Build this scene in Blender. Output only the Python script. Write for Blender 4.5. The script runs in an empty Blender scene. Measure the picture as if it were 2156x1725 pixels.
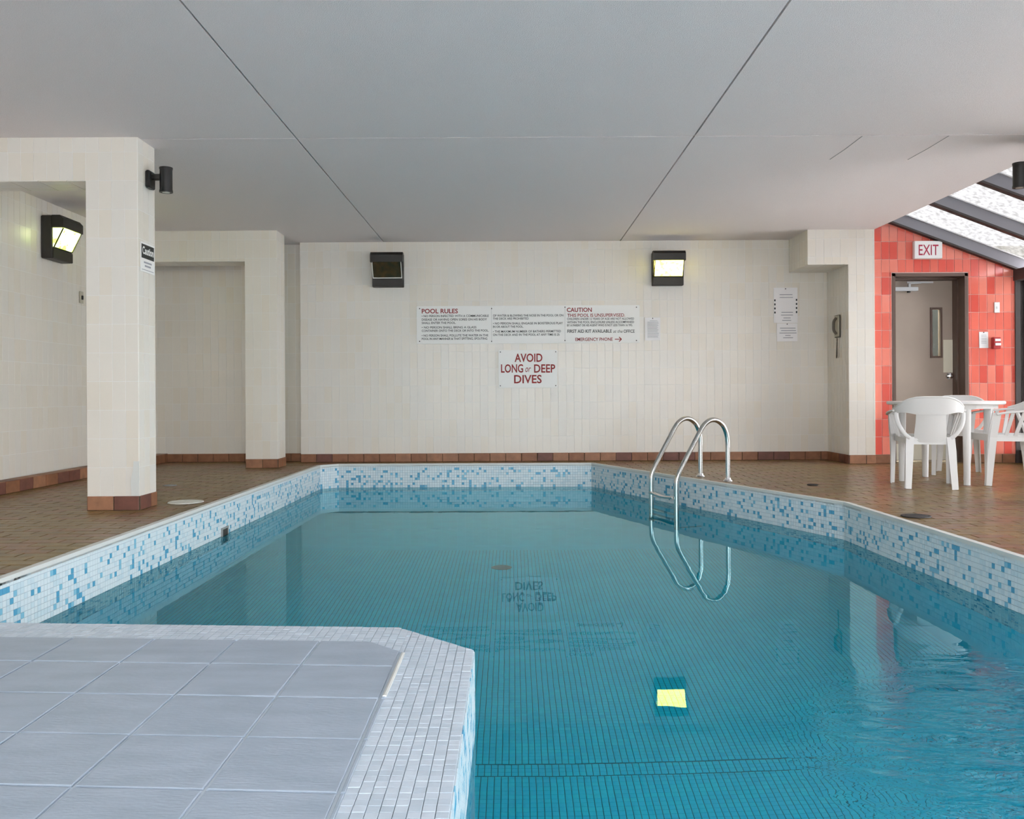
import bpy, math, random
from mathutils import Vector, Matrix

random.seed(11)
S = bpy.context.scene
COL = S.collection
R = math.radians

# ------------------------------------------------------------------ camera
F_PX, CX, CY = 1880.0, 1078.0, 830.0      # focal length and principal point of the photograph (2156 x 1725)
CAM_H, ROLL = 0.78, 0.0055
cam_d = bpy.data.cameras.new('camera')
cam_d.sensor_width = 36.0
cam_d.lens = 36.0 * F_PX / 2156.0
cam_d.shift_y = -(862.5 - CY) / 2156.0
cam_d.clip_start = 0.05
cam = bpy.data.objects.new('camera', cam_d)
COL.objects.link(cam)
cr, sr = math.cos(ROLL), math.sin(ROLL)
m = Matrix.Identity(4)
for i, v in enumerate((Vector((cr, 0, -sr)), Vector((sr, 0, cr)), Vector((0, -1, 0)))):
    for j in range(3):
        m[j][i] = v[j]
m[2][3] = CAM_H
cam.matrix_world = m
S.camera = cam

# ------------------------------------------------------------------ sky, exposure
SKY = 6.0
w = bpy.data.worlds.new('overcast_sky')
S.world = w
w.use_nodes = True
bg = w.node_tree.nodes['Background']
bg.inputs[0].default_value = (0.945, 0.932, 0.98, 1)
bg.inputs[1].default_value = SKY
S.view_settings.view_transform = 'Standard'
S.view_settings.look = 'None'
S.view_settings.gamma = 1.0
S.view_settings.use_curve_mapping = False
S.view_settings.exposure = 0.68
S.cycles.use_denoising = True
S.cycles.max_bounces = 6
S.cycles.use_light_tree = False
S.cycles.diffuse_bounces = 4
S.cycles.glossy_bounces = 4
S.cycles.transmission_bounces = 6
S.cycles.use_adaptive_sampling = True
S.cycles.adaptive_threshold = 0.09
S.cycles.adaptive_min_samples = 16
S.cycles.transparent_max_bounces = 16
S.cycles.sample_clamp_indirect = 8.0


def portal(name, loc, rot, sx, sy):
    """marks a glazed opening so that the renderer samples the sky through it; gives no light of its own"""
    ld = bpy.data.lights.new(name, 'AREA')
    ld.shape = 'RECTANGLE'
    ld.size, ld.size_y = sx, sy
    ld.cycles.is_portal = True
    o = bpy.data.objects.new(name, ld)
    COL.objects.link(o)
    o.location = loc
    o.rotation_euler = rot
    return o


# ------------------------------------------------------------------ dimensions (metres; x right, y away, z up; deck at 0)
CEIL = 2.55
YB = 10.35            # back wall
YA = 10.5             # alcove back wall
XL = -4.21            # left wall
XC = 3.95             # right edge of the concrete ceiling
XG = 5.52             # glazed side
YR = 9.74             # red wall
YN = -2.6             # wall behind the camera
WATER = -0.245
BED = -1.46
POOL = [(-2.15, -1.8), (-2.15, 3.7), (-2.09, 9.70), (-1.92, 9.87), (0.87, 9.83), (2.30, 6.20), (2.45, -1.8)]
PLAT_R = -0.12


# ------------------------------------------------------------------ materials
def nodes(name):
    mt = bpy.data.materials.new(name)
    mt.use_nodes = True
    nt = mt.node_tree
    return mt, nt, nt.nodes, nt.links


def pbr(name, col, rough=0.5, metal=0.0, var=0.0, vs=4.0, bump=0.0, bs=60.0, coat=0.0, spec=0.5, col2=None, stretch=(1, 1, 1), detail=4):
    mt, nt, N, L = nodes(name)
    b = N['Principled BSDF']
    b.inputs['Roughness'].default_value = rough
    b.inputs['Metallic'].default_value = metal
    b.inputs['Specular IOR Level'].default_value = spec
    if coat:
        b.inputs['Coat Weight'].default_value = coat
        b.inputs['Coat Roughness'].default_value = 0.08
    c = (*col, 1)
    b.inputs['Base Color'].default_value = c
    if var or bump or col2:
        g = N.new('ShaderNodeNewGeometry')
        mp = N.new('ShaderNodeMapping')
        mp.inputs['Scale'].default_value = stretch
        L.new(g.outputs['Position'], mp.inputs['Vector'])
    if var or col2:
        nz = N.new('ShaderNodeTexNoise')
        nz.inputs['Scale'].default_value = vs
        nz.inputs['Detail'].default_value = detail
        L.new(mp.outputs[0], nz.inputs['Vector'])
        rp = N.new('ShaderNodeValToRGB')
        rp.color_ramp.elements[0].position = 0.32
        rp.color_ramp.elements[1].position = 0.68
        a = col2 if col2 else tuple(x * (1 - var) for x in col)
        e = col if col2 else tuple(min(1, x * (1 + var)) for x in col)
        rp.color_ramp.elements[0].color = (*a, 1)
        rp.color_ramp.elements[1].color = (*e, 1)
        L.new(nz.outputs['Fac'], rp.inputs[0])
        L.new(rp.outputs[0], b.inputs['Base Color'])
    if bump:
        n2 = N.new('ShaderNodeTexNoise')
        n2.inputs['Scale'].default_value = bs
        n2.inputs['Detail'].default_value = 3
        L.new(mp.outputs[0], n2.inputs['Vector'])
        bp = N.new('ShaderNodeBump')
        bp.inputs['Strength'].default_value = bump
        bp.inputs['Distance'].default_value = 0.01
        L.new(n2.outputs['Fac'], bp.inputs['Height'])
        L.new(bp.outputs[0], b.inputs['Normal'])
    return mt


def emit(name, col, strength, col2=None, vs=30.0):
    mt, nt, N, L = nodes(name)
    N.remove(N['Principled BSDF'])
    e = N.new('ShaderNodeEmission')
    e.inputs[0].default_value = (*col, 1)
    e.inputs[1].default_value = strength
    if col2:
        g = N.new('ShaderNodeNewGeometry')
        nz = N.new('ShaderNodeTexNoise')
        nz.inputs['Scale'].default_value = vs
        L.new(g.outputs['Position'], nz.inputs['Vector'])
        rp = N.new('ShaderNodeValToRGB')
        rp.color_ramp.elements[0].position = 0.35
        rp.color_ramp.elements[1].position = 0.65
        rp.color_ramp.elements[0].color = (*col, 1)
        rp.color_ramp.elements[1].color = (*col2, 1)
        L.new(nz.outputs['Fac'], rp.inputs[0])
        L.new(rp.outputs[0], e.inputs[0])
    L.new(e.outputs[0], N['Material Output'].inputs[0])
    return mt


def clear_glass(name, tint=(0.95, 0.97, 0.96)):
    mt, nt, N, L = nodes(name)
    N.remove(N['Principled BSDF'])
    t = N.new('ShaderNodeBsdfTransparent')
    t.inputs[0].default_value = (*tint, 1)
    g = N.new('ShaderNodeBsdfGlossy')
    g.inputs['Roughness'].default_value = 0.02
    fr = N.new('ShaderNodeFresnel')
    fr.inputs[0].default_value = 1.45
    mx = N.new('ShaderNodeMixShader')
    L.new(fr.outputs[0], mx.inputs[0])
    L.new(t.outputs[0], mx.inputs[1])
    L.new(g.outputs[0], mx.inputs[2])
    L.new(mx.outputs[0], N['Material Output'].inputs[0])
    return mt


def pebbled_glass(name, lo, hi, diff=0.5):
    mt, nt, N, L = nodes(name)
    N.remove(N['Principled BSDF'])
    g = N.new('ShaderNodeNewGeometry')
    nz = N.new('ShaderNodeTexNoise')
    nz.inputs['Scale'].default_value = 26.0
    nz.inputs['Detail'].default_value = 3.0
    L.new(g.outputs['Position'], nz.inputs['Vector'])
    rp = N.new('ShaderNodeValToRGB')
    rp.color_ramp.elements[0].position = 0.35
    rp.color_ramp.elements[1].position = 0.65
    rp.color_ramp.elements[0].color = (lo, lo, lo * 0.97, 1)
    rp.color_ramp.elements[1].color = (hi, hi, hi, 1)
    L.new(nz.outputs['Fac'], rp.inputs[0])
    t = N.new('ShaderNodeBsdfTransparent')
    L.new(rp.outputs[0], t.inputs[0])
    tl = N.new('ShaderNodeBsdfTranslucent')
    L.new(rp.outputs[0], tl.inputs[0])
    mx = N.new('ShaderNodeMixShader')
    mx.inputs[0].default_value = diff
    L.new(t.outputs[0], mx.inputs[1])
    L.new(tl.outputs[0], mx.inputs[2])
    L.new(mx.outputs[0], N['Material Output'].inputs[0])
    return mt


def water_mat(name):
    mt, nt, N, L = nodes(name)
    N.remove(N['Principled BSDF'])
    geo = N.new('ShaderNodeNewGeometry')
    # long gentle swell everywhere, sharp ripples around the water inlet
    n1 = N.new('ShaderNodeTexNoise')
    n1.inputs['Scale'].default_value = 7.0
    n1.inputs['Detail'].default_value = 1.0
    L.new(geo.outputs['Position'], n1.inputs['Vector'])
    mp = N.new('ShaderNodeMapping')
    mp.inputs['Rotation'].default_value = (0, 0, R(-32))
    mp.inputs['Scale'].default_value = (1.0, 2.4, 1.0)
    L.new(geo.outputs['Position'], mp.inputs['Vector'])
    n2 = N.new('ShaderNodeTexNoise')
    n2.inputs['Scale'].default_value = 4.5
    n2.inputs['Detail'].default_value = 3.0
    n2.inputs['Distortion'].default_value = 0.6
    L.new(mp.outputs[0], n2.inputs['Vector'])
    dist = N.new('ShaderNodeVectorMath')
    dist.operation = 'DISTANCE'
    dist.inputs[1].default_value = (2.0, 2.35, WATER)
    L.new(geo.outputs['Position'], dist.inputs[0])
    mr = N.new('ShaderNodeMapRange')
    mr.interpolation_type = 'SMOOTHSTEP'
    mr.inputs['From Min'].default_value = 0.75
    mr.inputs['From Max'].default_value = 1.30
    mr.inputs['To Min'].default_value = 1.0
    mr.inputs['To Max'].default_value = 0.0
    L.new(dist.outputs['Value'], mr.inputs['Value'])
    mul = N.new('ShaderNodeMath')
    mul.operation = 'MULTIPLY'
    L.new(mr.outputs[0], mul.inputs[0])
    L.new(n2.outputs['Fac'], mul.inputs[1])
    b1 = N.new('ShaderNodeBump')
    b1.inputs['Strength'].default_value = 0.012
    b1.inputs['Distance'].default_value = 0.02
    L.new(n1.outputs['Fac'], b1.inputs['Height'])
    b2 = N.new('ShaderNodeBump')
    b2.inputs['Strength'].default_value = 0.5
    b2.inputs['Distance'].default_value = 0.03
    L.new(mul.outputs[0], b2.inputs['Height'])
    L.new(b1.outputs[0], b2.inputs['Normal'])
    rf = N.new('ShaderNodeBsdfRefraction')
    rf.inputs['Color'].default_value = (0.70, 0.965, 1.0, 1)
    rf.inputs['Roughness'].default_value = 0.0
    rf.inputs['IOR'].default_value = 1.333
    gl = N.new('ShaderNodeBsdfGlossy')
    gl.inputs['Roughness'].default_value = 0.0
    gl.inputs['Color'].default_value = (0.62, 0.94, 1.0, 1)
    fr = N.new('ShaderNodeFresnel')
    fr.inputs[0].default_value = 1.333
    for n in (rf, gl, fr):
        L.new(b2.outputs[0], n.inputs['Normal'])
    mx = N.new('ShaderNodeMixShader')
    L.new(fr.outputs[0], mx.inputs[0])
    L.new(rf.outputs[0], mx.inputs[1])
    L.new(gl.outputs[0], mx.inputs[2])
    L.new(mx.outputs[0], N['Material Output'].inputs[0])
    return mt


M = {}
M['grout'] = pbr('wall_grout', (0.86, 0.84, 0.80), 0.8)
M['tile_a'] = pbr('glazed_white_tile', (0.795, 0.745, 0.665), 0.28, var=0.02, vs=1.5)
M['tile_b'] = pbr('glazed_white_tile_cool', (0.785, 0.745, 0.68), 0.3, var=0.02, vs=1.5)
M['tile_c'] = pbr('glazed_white_tile_warm', (0.785, 0.725, 0.63), 0.28, var=0.02, vs=1.5)
M['red_grout'] = pbr('pink_grout', (0.86, 0.60, 0.54), 0.8)
M['red_a'] = pbr('red_tile', (0.82, 0.165, 0.115), 0.22, var=0.07, vs=3, coat=0.2)
M['red_b'] = pbr('red_tile_deep', (0.74, 0.105, 0.075), 0.22, var=0.07, vs=3, coat=0.2)
M['red_c'] = pbr('red_tile_light', (0.87, 0.25, 0.18), 0.22, var=0.07, vs=3, coat=0.2)
M['ceiling'] = pbr('stippled_ceiling', (0.90, 0.83, 0.82), 0.95, var=0.05, vs=180, bump=0.5, bs=220, spec=0.1)
M['joint'] = pbr('dark_joint', (0.04, 0.04, 0.04), 0.9)
M['mortar'] = pbr('dark_mortar', (0.085, 0.06, 0.035), 0.95)
M['pav_a'] = pbr('brown_paver', (0.195, 0.122, 0.040), 0.30, var=0.3, vs=14, bump=0.2, bs=60, spec=0.45)
M['pav_b'] = pbr('red_brown_paver', (0.225, 0.112, 0.056), 0.30, var=0.3, vs=14, bump=0.2, bs=60, spec=0.45)
M['pav_c'] = pbr('tan_paver', (0.225, 0.148, 0.050), 0.30, var=0.3, vs=14, bump=0.2, bs=60, spec=0.45)
M['base_a'] = pbr('brown_skirting_brick', (0.27, 0.115, 0.055), 0.5, var=0.2, vs=12)
M['base_b'] = pbr('dark_skirting_brick', (0.17, 0.065, 0.045), 0.5, var=0.2, vs=12)
M['base_c'] = pbr('light_skirting_brick', (0.34, 0.16, 0.085), 0.5, var=0.2, vs=12)
M['mos_grout'] = pbr('mosaic_grout', (0.36, 0.45, 0.52), 0.8)
M['mos_w'] = pbr('white_mosaic', (0.72, 0.80, 0.84), 0.25)
M['mos_v'] = pbr('pale_mosaic', (0.62, 0.74, 0.80), 0.25)
M['mos_b'] = pbr('blue_mosaic', (0.10, 0.37, 0.58), 0.25)
M['mos_c'] = pbr('sky_blue_mosaic', (0.24, 0.53, 0.70), 0.25)
M['bed'] = pbr('turquoise_mosaic', (0.004, 0.76, 1.0), 0.35, var=0.05, vs=6)
M['bed2'] = pbr('turquoise_mosaic_light', (0.006, 0.80, 1.0), 0.35, var=0.05, vs=6)
M['bed_grout'] = pbr('pool_floor_grout', (0.02, 0.22, 0.30), 0.8)
M['cop_w'] = pbr('white_coping_mosaic', (0.62, 0.70, 0.79), 0.45, var=0.04, vs=30)
M['cop_v'] = pbr('grey_coping_mosaic', (0.56, 0.645, 0.735), 0.45, var=0.04, vs=30)
M['cop_grout'] = pbr('coping_grout', (0.50, 0.57, 0.64), 0.9)
M['slab'] = pbr('grey_stone_tile', (0.43, 0.50, 0.595), 0.45, col2=(0.365, 0.435, 0.52), vs=5, stretch=(1, 3.5, 1), bump=0.12, bs=40, detail=6)
M['slab_grout'] = pbr('pale_slab_grout', (0.62, 0.69, 0.76), 0.9)
M['coping'] = pbr('white_coping', (0.70, 0.71, 0.68), 0.5)
M['metal'] = pbr('brushed_steel', (0.62, 0.62, 0.60), 0.22, metal=1.0)
M['chrome'] = pbr('chrome', (0.75, 0.75, 0.76), 0.12, metal=1.0)
M['bronze'] = pbr('dark_bronze', (0.022, 0.019, 0.017), 0.45)
M['black'] = pbr('black_metal', (0.012, 0.011, 0.011), 0.4)
M['frame'] = pbr('grey_painted_frame', (0.25, 0.245, 0.27), 0.55)
M['frame_dark'] = pbr('dark_brown_frame', (0.045, 0.033, 0.030), 0.5)
M['frame_lip'] = pbr('glazing_strip_highlight', (0.85, 0.85, 0.85), 0.5)  # white paints in the highlight along the glass frame edges
M['door'] = pbr('taupe_door_paint', (0.42, 0.345, 0.285), 0.5, var=0.05, vs=2.5)
M['door_frame'] = pbr('brown_door_frame', (0.135, 0.085, 0.065), 0.4)
M['cream'] = pbr('cream_plate', (0.80, 0.76, 0.62), 0.4)
M['silver'] = pbr('silver_paint', (0.62, 0.64, 0.66), 0.35)
M['plastic'] = pbr('white_plastic', (0.80, 0.79, 0.78), 0.4)
M['sign'] = pbr('white_sign_board', (0.88, 0.87, 0.84), 0.45)
M['ink_red'] = pbr('red_sign_paint', (0.30, 0.016, 0.014), 0.6)
M['ink_black'] = pbr('black_sign_paint', (0.025, 0.03, 0.028), 0.6)
M['ink_grey'] = pbr('grey_print', (0.36, 0.36, 0.39), 0.7)
M['paper'] = pbr('paper', (0.90, 0.88, 0.88), 0.8)
M['beige'] = pbr('beige_plastic', (0.50, 0.46, 0.36), 0.5)
M['dark_beige'] = pbr('dark_beige', (0.12, 0.10, 0.075), 0.5)
M['exit'] = pbr('exit_white', (0.86, 0.85, 0.84), 0.4)
M['exit_red'] = pbr('exit_red', (0.42, 0.012, 0.055), 0.5)
M['alarm'] = pbr('alarm_red', (0.48, 0.03, 0.03), 0.4)
M['lid'] = pbr('white_lid', (0.70, 0.70, 0.64), 0.5, var=0.06, vs=40)
M['drain'] = pbr('dark_drain', (0.035, 0.03, 0.03), 0.6)
M['drain_grey'] = pbr('grey_drain_plate', (0.30, 0.30, 0.29), 0.5)
M['rust'] = pbr('brown_drain_cover', (0.20, 0.06, 0.045), 0.6)
M['amber'] = pbr('amber_lens', (0.09, 0.05, 0.015), 0.18, col2=(0.03, 0.028, 0.012), vs=14, coat=0.6)
M['lens_rim'] = pbr('lens_rim', (0.72, 0.72, 0.66), 0.3)
M['lamp_yellow'] = emit('lit_yellow_lens', (1.0, 0.90, 0.20), 6.0, (1.0, 0.82, 0.06), 25)
M['lamp_green'] = emit('lit_green_lens', (0.95, 1.0, 0.40), 6.0, (0.62, 0.95, 0.04), 14)
M['water'] = water_mat('pool_water')
M['clear'] = clear_glass('clear_glass')
M['pebble'] = pebbled_glass('pebbled_roof_glass', 0.265, 0.40, 0.35)
M['plain_wall'] = pbr('plain_wall', (0.72, 0.70, 0.66), 0.6)
M['concrete'] = pbr('concrete', (0.45, 0.45, 0.44), 0.9)
M['ground'] = pbr('outdoor_ground', (0.84, 0.82, 0.81), 0.9, var=0.08, vs=2)
M['tan'] = pbr('tan_render', (0.46, 0.42, 0.26), 0.9, var=0.1, vs=3)
M['leaf'] = pbr('shrub_leaf', (0.03, 0.07, 0.035), 0.6, var=0.4, vs=9)
M['pane_dark'] = pbr('wired_glass_dark', (0.05, 0.07, 0.075), 0.1)
M['pane_light'] = pbr('corridor_wall', (0.75, 0.72, 0.55), 0.6)


# ------------------------------------------------------------------ object helpers
def tag(o, label=None, cat=None, group=None, kind=None):
    if label:
        o['label'] = label
    if cat:
        o['category'] = cat
    if group:
        o['group'] = group
    if kind:
        o['kind'] = kind
    return o


def mesh_of(name, verts, faces, mats, fm=None, smooth=False):
    me = bpy.data.meshes.new(name)
    me.from_pydata([tuple(v) for v in verts], [], faces)
    for mt in (mats if isinstance(mats, (list, tuple)) else [mats]):
        me.materials.append(mt)
    if fm:
        me.polygons.foreach_set('material_index', fm)
    if smooth:
        me.polygons.foreach_set('use_smooth', [True] * len(me.polygons))
    me.update()
    return me


def add(name, me, parent=None, loc=None, rot=None, mat=None):
    o = bpy.data.objects.new(name, me)
    COL.objects.link(o)
    if parent is not None:
        o.parent = parent
    if mat is not None:
        o.matrix_basis = mat
    else:
        if loc is not None:
            o.location = loc
        if rot is not None:
            o.rotation_euler = rot
    return o


def empty(name, loc=(0, 0, 0), rot=(0, 0, 0), parent=None):
    o = bpy.data.objects.new(name, None)
    o.empty_display_size = 0.1
    COL.objects.link(o)
    o.location = loc
    o.rotation_euler = rot
    if parent:
        o.parent = parent
    return o


class MB:
    """collects shapes and builds ONE mesh"""

    def __init__(s):
        s.v, s.f, s.m = [], [], []

    def raw(s, vs, fs, mi=0):
        b = len(s.v)
        s.v += [tuple(v) for v in vs]
        s.f += [tuple(i + b for i in f) for f in fs]
        s.m += [mi] * len(fs)
        return s

    def box(s, x0, x1, y0, y1, z0, z1, bev=0.0, mi=0):
        if bev <= 0:
            vs = [(x, y, z) for z in (z0, z1) for y in (y0, y1) for x in (x0, x1)]
            return s.raw(vs, [(0, 2, 3, 1), (4, 5, 7, 6), (0, 1, 5, 4), (2, 6, 7, 3), (0, 4, 6, 2), (1, 3, 7, 5)], mi)
        # chamfered box: profile rings in z
        b = bev
        def ring(i, z):
            return [(x0 + i + b, y0 + i, z), (x1 - i - b, y0 + i, z), (x1 - i, y0 + i + b, z), (x1 - i, y1 - i - b, z),
                    (x1 - i - b, y1 - i, z), (x0 + i + b, y1 - i, z), (x0 + i, y1 - i - b, z), (x0 + i, y0 + i + b, z)]
        vs = ring(b * 0.6, z0) + ring(0, z0 + b) + ring(0, z1 - b) + ring(b * 0.6, z1)
        fs = [tuple(reversed(range(8))), tuple(range(24, 32))]
        for k in range(3):
            for i in range(8):
                j = (i + 1) % 8
                fs.append((k * 8 + i, k * 8 + j, k * 8 + 8 + j, k * 8 + 8 + i))
        return s.raw(vs, fs, mi)

    def prism(s, poly, fn, t0, t1, mi=0):
        """poly: 2-d ring; fn(u, v, t) -> 3-d"""
        n = len(poly)
        vs = [fn(u, v, t0) for u, v in poly] + [fn(u, v, t1) for u, v in poly]
        fs = [tuple(reversed(range(n))), tuple(range(n, 2 * n))]
        fs += [(i, (i + 1) % n, n + (i + 1) % n, n + i) for i in range(n)]
        return s.raw(vs, fs, mi)

    def disc(s, cx, cy, z0, z1, r, n=28, mi=0, r1=None):
        r1 = r if r1 is None else r1
        a = [(cx + r * math.cos(2 * math.pi * k / n), cy + r * math.sin(2 * math.pi * k / n), z0) for k in range(n)]
        b = [(cx + r1 * math.cos(2 * math.pi * k / n), cy + r1 * math.sin(2 * math.pi * k / n), z1) for k in range(n)]
        fs = [tuple(reversed(range(n))), tuple(range(n, 2 * n))]
        fs += [(i, (i + 1) % n, n + (i + 1) % n, n + i) for i in range(n)]
        return s.raw(a + b, fs, mi)

    def sweep(s, pts, a, b, up=(0, 0, 1), n=4, power=None, mi=0, closed_ends=True):
        """section of half sizes a (sideways) and b (along up) carried along pts; n=4 rectangle, more = ellipse / rounded"""
        P = [Vector(p) for p in pts]
        k = len(P)
        A = a if isinstance(a, (list, tuple)) else [a] * k
        B = b if isinstance(b, (list, tuple)) else [b] * k
        rings = []
        up = Vector(up)
        for i in range(k):
            t = (P[min(i + 1, k - 1)] - P[max(i - 1, 0)]).normalized()
            side = t.cross(up)
            if side.length < 1e-4:
                side = t.cross(Vector((1, 0, 0)))
            side.normalize()
            u2 = side.cross(t).normalized()
            for q in range(n):
                if n == 4:
                    c, d = ((-1, -1), (1, -1), (1, 1), (-1, 1))[q]
                else:
                    an = 2 * math.pi * (q + 0.5) / n
                    c, d = math.cos(an), math.sin(an)
                    if power:
                        c = math.copysign(abs(c) ** power, c)
                        d = math.copysign(abs(d) ** power, d)
                rings.append(P[i] + side * (A[i] * c) + u2 * (B[i] * d))
        fs = []
        for i in range(k - 1):
            for q in range(n):
                r = (q + 1) % n
                fs.append((i * n + q, i * n + r, (i + 1) * n + r, (i + 1) * n + q))
        fs.append(tuple(reversed(range(n))))
        fs.append(tuple(range((k - 1) * n, k * n)))
        return s.raw(rings, fs, mi)

    def build(s, name, mats, parent=None, smooth=False, loc=None, rot=None):
        me = mesh_of(name, s.v, s.f, mats, s.m, False)
        if smooth:
            me.shade_smooth()
            me.set_sharp_from_angle(angle=R(38))
        return add(name, me, parent, loc, rot)


def bx(*a, **k):
    return MB().box(*a, **k)


def bez(pts, n=6, closed=False):
    """Catmull-Rom through pts"""
    P = [Vector(p) for p in pts]
    out = []
    for i in range(len(P) - 1):
        p0, p1, p2, p3 = P[max(i - 1, 0)], P[i], P[i + 1], P[min(i + 2, len(P) - 1)]
        for k in range(n):
            t = k / n
            out.append(0.5 * ((2 * p1) + (p2 - p0) * t + (2 * p0 - 5 * p1 + 4 * p2 - p3) * t * t + (3 * p1 - p0 - 3 * p2 + p3) * t ** 3))
    out.append(P[-1])
    return out


# ------------------------------------------------------------------ tiled surfaces
def project(p):
    if p.y < 0.3:
        return None
    u = F_PX * p.x / p.y
    v = -F_PX * (p.z - CAM_H) / p.y
    return CX + u + ROLL * v, CY + v - ROLL * u


def area2(poly):
    return 0.5 * sum(poly[i][0] * poly[(i + 1) % len(poly)][1] - poly[(i + 1) % len(poly)][0] * poly[i][1] for i in range(len(poly)))


def clip(poly, a, b):
    """keep the part of poly on the left of the line a -> b"""
    out = []
    n = len(poly)
    def side(p):
        return (b[0] - a[0]) * (p[1] - a[1]) - (b[1] - a[1]) * (p[0] - a[0])
    for i in range(n):
        p, q = poly[i], poly[(i + 1) % n]
        sp, sq = side(p), side(q)
        if sp >= -1e-9:
            out.append(p)
        if (sp > 1e-9 and sq < -1e-9) or (sp < -1e-9 and sq > 1e-9):
            t = sp / (sp - sq)
            out.append((p[0] + (q[0] - p[0]) * t, p[1] + (q[1] - p[1]) * t))
    return out


def clip_in(poly, conv):
    for i in range(len(conv)):
        if len(poly) < 3:
            return []
        poly = clip(poly, conv[i], conv[(i + 1) % len(conv)])
    return poly if len(poly) >= 3 else []


def subtract(poly, conv):
    """convex pieces of poly outside the convex counter-clockwise ring conv"""
    res = []
    for i in range(len(conv)):
        a, b = conv[i], conv[(i + 1) % len(conv)]
        o = clip(poly, b, a)
        if len(o) >= 3 and abs(area2(o)) > 1e-6:
            res.append(o)
        poly = clip(poly, a, b)
        if len(poly) < 3:
            break
    return res


def rects(u0, u1, v0, v1, pu, pv, gap, uo=None, vo=None, bond=0.0):
    """grid of rectangles of pitch pu x pv clipped to the range"""
    uo = u0 if uo is None else uo
    vo = v0 if vo is None else vo
    out = []
    j = math.floor((v0 - vo) / pv)
    while vo + j * pv < v1 - 1e-6:
        a, b = max(v0, vo + j * pv + gap / 2), min(v1, vo + (j + 1) * pv - gap / 2)
        sh = bond * pu if j % 2 else 0.0
        i = math.floor((u0 - uo - sh) / pu)
        while uo + sh + i * pu < u1 - 1e-6:
            c, d = max(u0, uo + sh + i * pu + gap / 2), min(u1, uo + sh + (i + 1) * pu - gap / 2)
            if b - a > 0.004 and d - c > 0.004:
                out.append([(c, a), (d, a), (d, b), (c, b)])
            i += 1
        j += 1
    return out


_tile_cache = {}


def tile_verts(poly, t, ch):
    cx = sum(p[0] for p in poly) / len(poly)
    cy = sum(p[1] for p in poly) / len(poly)
    mnx = max(abs(p[0] - cx) for p in poly) or 1
    mny = max(abs(p[1] - cy) for p in poly) or 1
    kx, ky = max(0.5, 1 - ch / mnx), max(0.5, 1 - ch / mny)
    n = len(poly)
    back = [(p[0] - cx, p[1] - cy, 0.0) for p in poly]
    mid = [(p[0] - cx, p[1] - cy, t - ch * 0.5) for p in poly]
    frt = [((p[0] - cx) * kx, (p[1] - cy) * ky, t) for p in poly]
    fs = [tuple(range(2 * n, 3 * n))]
    for k in (0, 1):
        fs += [(k * n + i, k * n + (i + 1) % n, (k + 1) * n + (i + 1) % n, (k + 1) * n + i) for i in range(n)]
    return cx, cy, back + mid + frt, fs


def tile_field(parent, name, O, U, V, cells, t, ch, mats, pick, limit=300, jitter=0.0, min_px=0.0, poff=None):
    """cells: 2-d polygons in the (U, V) plane at O. The largest in the picture become parts, the rest ONE part."""
    O, U, V = Vector(O), Vector(U).normalized(), Vector(V).normalized()
    Nn = U.cross(V)
    rank = []
    for c in cells:
        if area2(c) < 0:
            c.reverse()
        cx = sum(p[0] for p in c) / len(c)
        cy = sum(p[1] for p in c) / len(c)
        P = O + U * cx + V * cy
        q = project(P)
        sc = 0.0
        if q and -20 < q[0] < 2176 and -20 < q[1] < 1745:
            d = P - Vector((0, 0, CAM_H))
            sc = abs(area2(c)) * abs(d.normalized().dot(Nn)) / d.length_squared * F_PX ** 2
        rank.append((sc, c))
    order = sorted(range(len(rank)), key=lambda i: -rank[i][0])
    chosen = {i for i in order[:limit] if rank[i][0] > min_px}
    B = Matrix(((U.x, V.x, Nn.x, 0), (U.y, V.y, Nn.y, 0), (U.z, V.z, Nn.z, 0), (0, 0, 0, 1)))
    v_, f_, m_ = [], [], []
    off = Vector(poff) if poff is not None else Vector((0, 0, 0))
    for i, (sc, c) in enumerate(rank):
        mi = pick(i, c)
        dz = random.uniform(-jitter, jitter) if jitter else 0.0
        cx, cy, vs, fs = tile_verts(c, t, ch)
        C = O + U * cx + V * cy + Nn * dz - off
        if i in chosen:
            key = (name, mi, tuple(round(x, 4) for v in vs for x in v))
            me = _tile_cache.get(key)
            if me is None:
                me = mesh_of(name, vs, fs, mats[mi])
                _tile_cache[key] = me
            add(name, me, parent, mat=Matrix.Translation(C) @ B)
        else:
            b = len(v_)
            v_ += [C + U * v[0] + V * v[1] + Nn * v[2] for v in vs]
            f_ += [tuple(k + b for k in f) for f in fs]
            m_ += [mi] * len(fs)
    if v_:
        o = add(name, mesh_of(name, v_, f_, mats, m_), parent)
        o['kind'] = 'stuff'


WT = [M['tile_a'], M['tile_b'], M['tile_c']]
def pick_w(i, c):
    return random.choices((0, 1, 2), (5, 3, 2))[0]
RT = [M['red_a'], M['red_b'], M['red_c']]
def pick_r(i, c):
    return random.choices((0, 1, 2), (5, 2, 3))[0]
PB = [M['base_a'], M['base_b'], M['base_c']]
def pick_b(i, c):
    return random.choices((0, 1, 2), (5, 2, 3))[0]

TZ0, TPV, TG = 0.097, 0.196, 0.0035      # first tile row above the skirting, row pitch, joint


def wall_tiles(parent, O, U, w0, w1, z0, z1, pu=0.0905, limit=300, holes=(), uo=None, mats=WT, pick=pick_w, pv=TPV):
    cells = []
    for c in rects(w0, w1, z0, z1, pu, pv, TG, uo=uo if uo is not None else w0, vo=TZ0):
        parts = [c]
        for h in holes:
            nxt = []
            for p in parts:
                nxt += subtract(p, [(h[0], h[2]), (h[1], h[2]), (h[1], h[3]), (h[0], h[3])])
            parts = nxt
        cells += parts
    tile_field(parent, 'tile', O, U, (0, 0, 1), cells, 0.0022, 0.0008, mats, pick, limit, jitter=0.0003)


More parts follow.
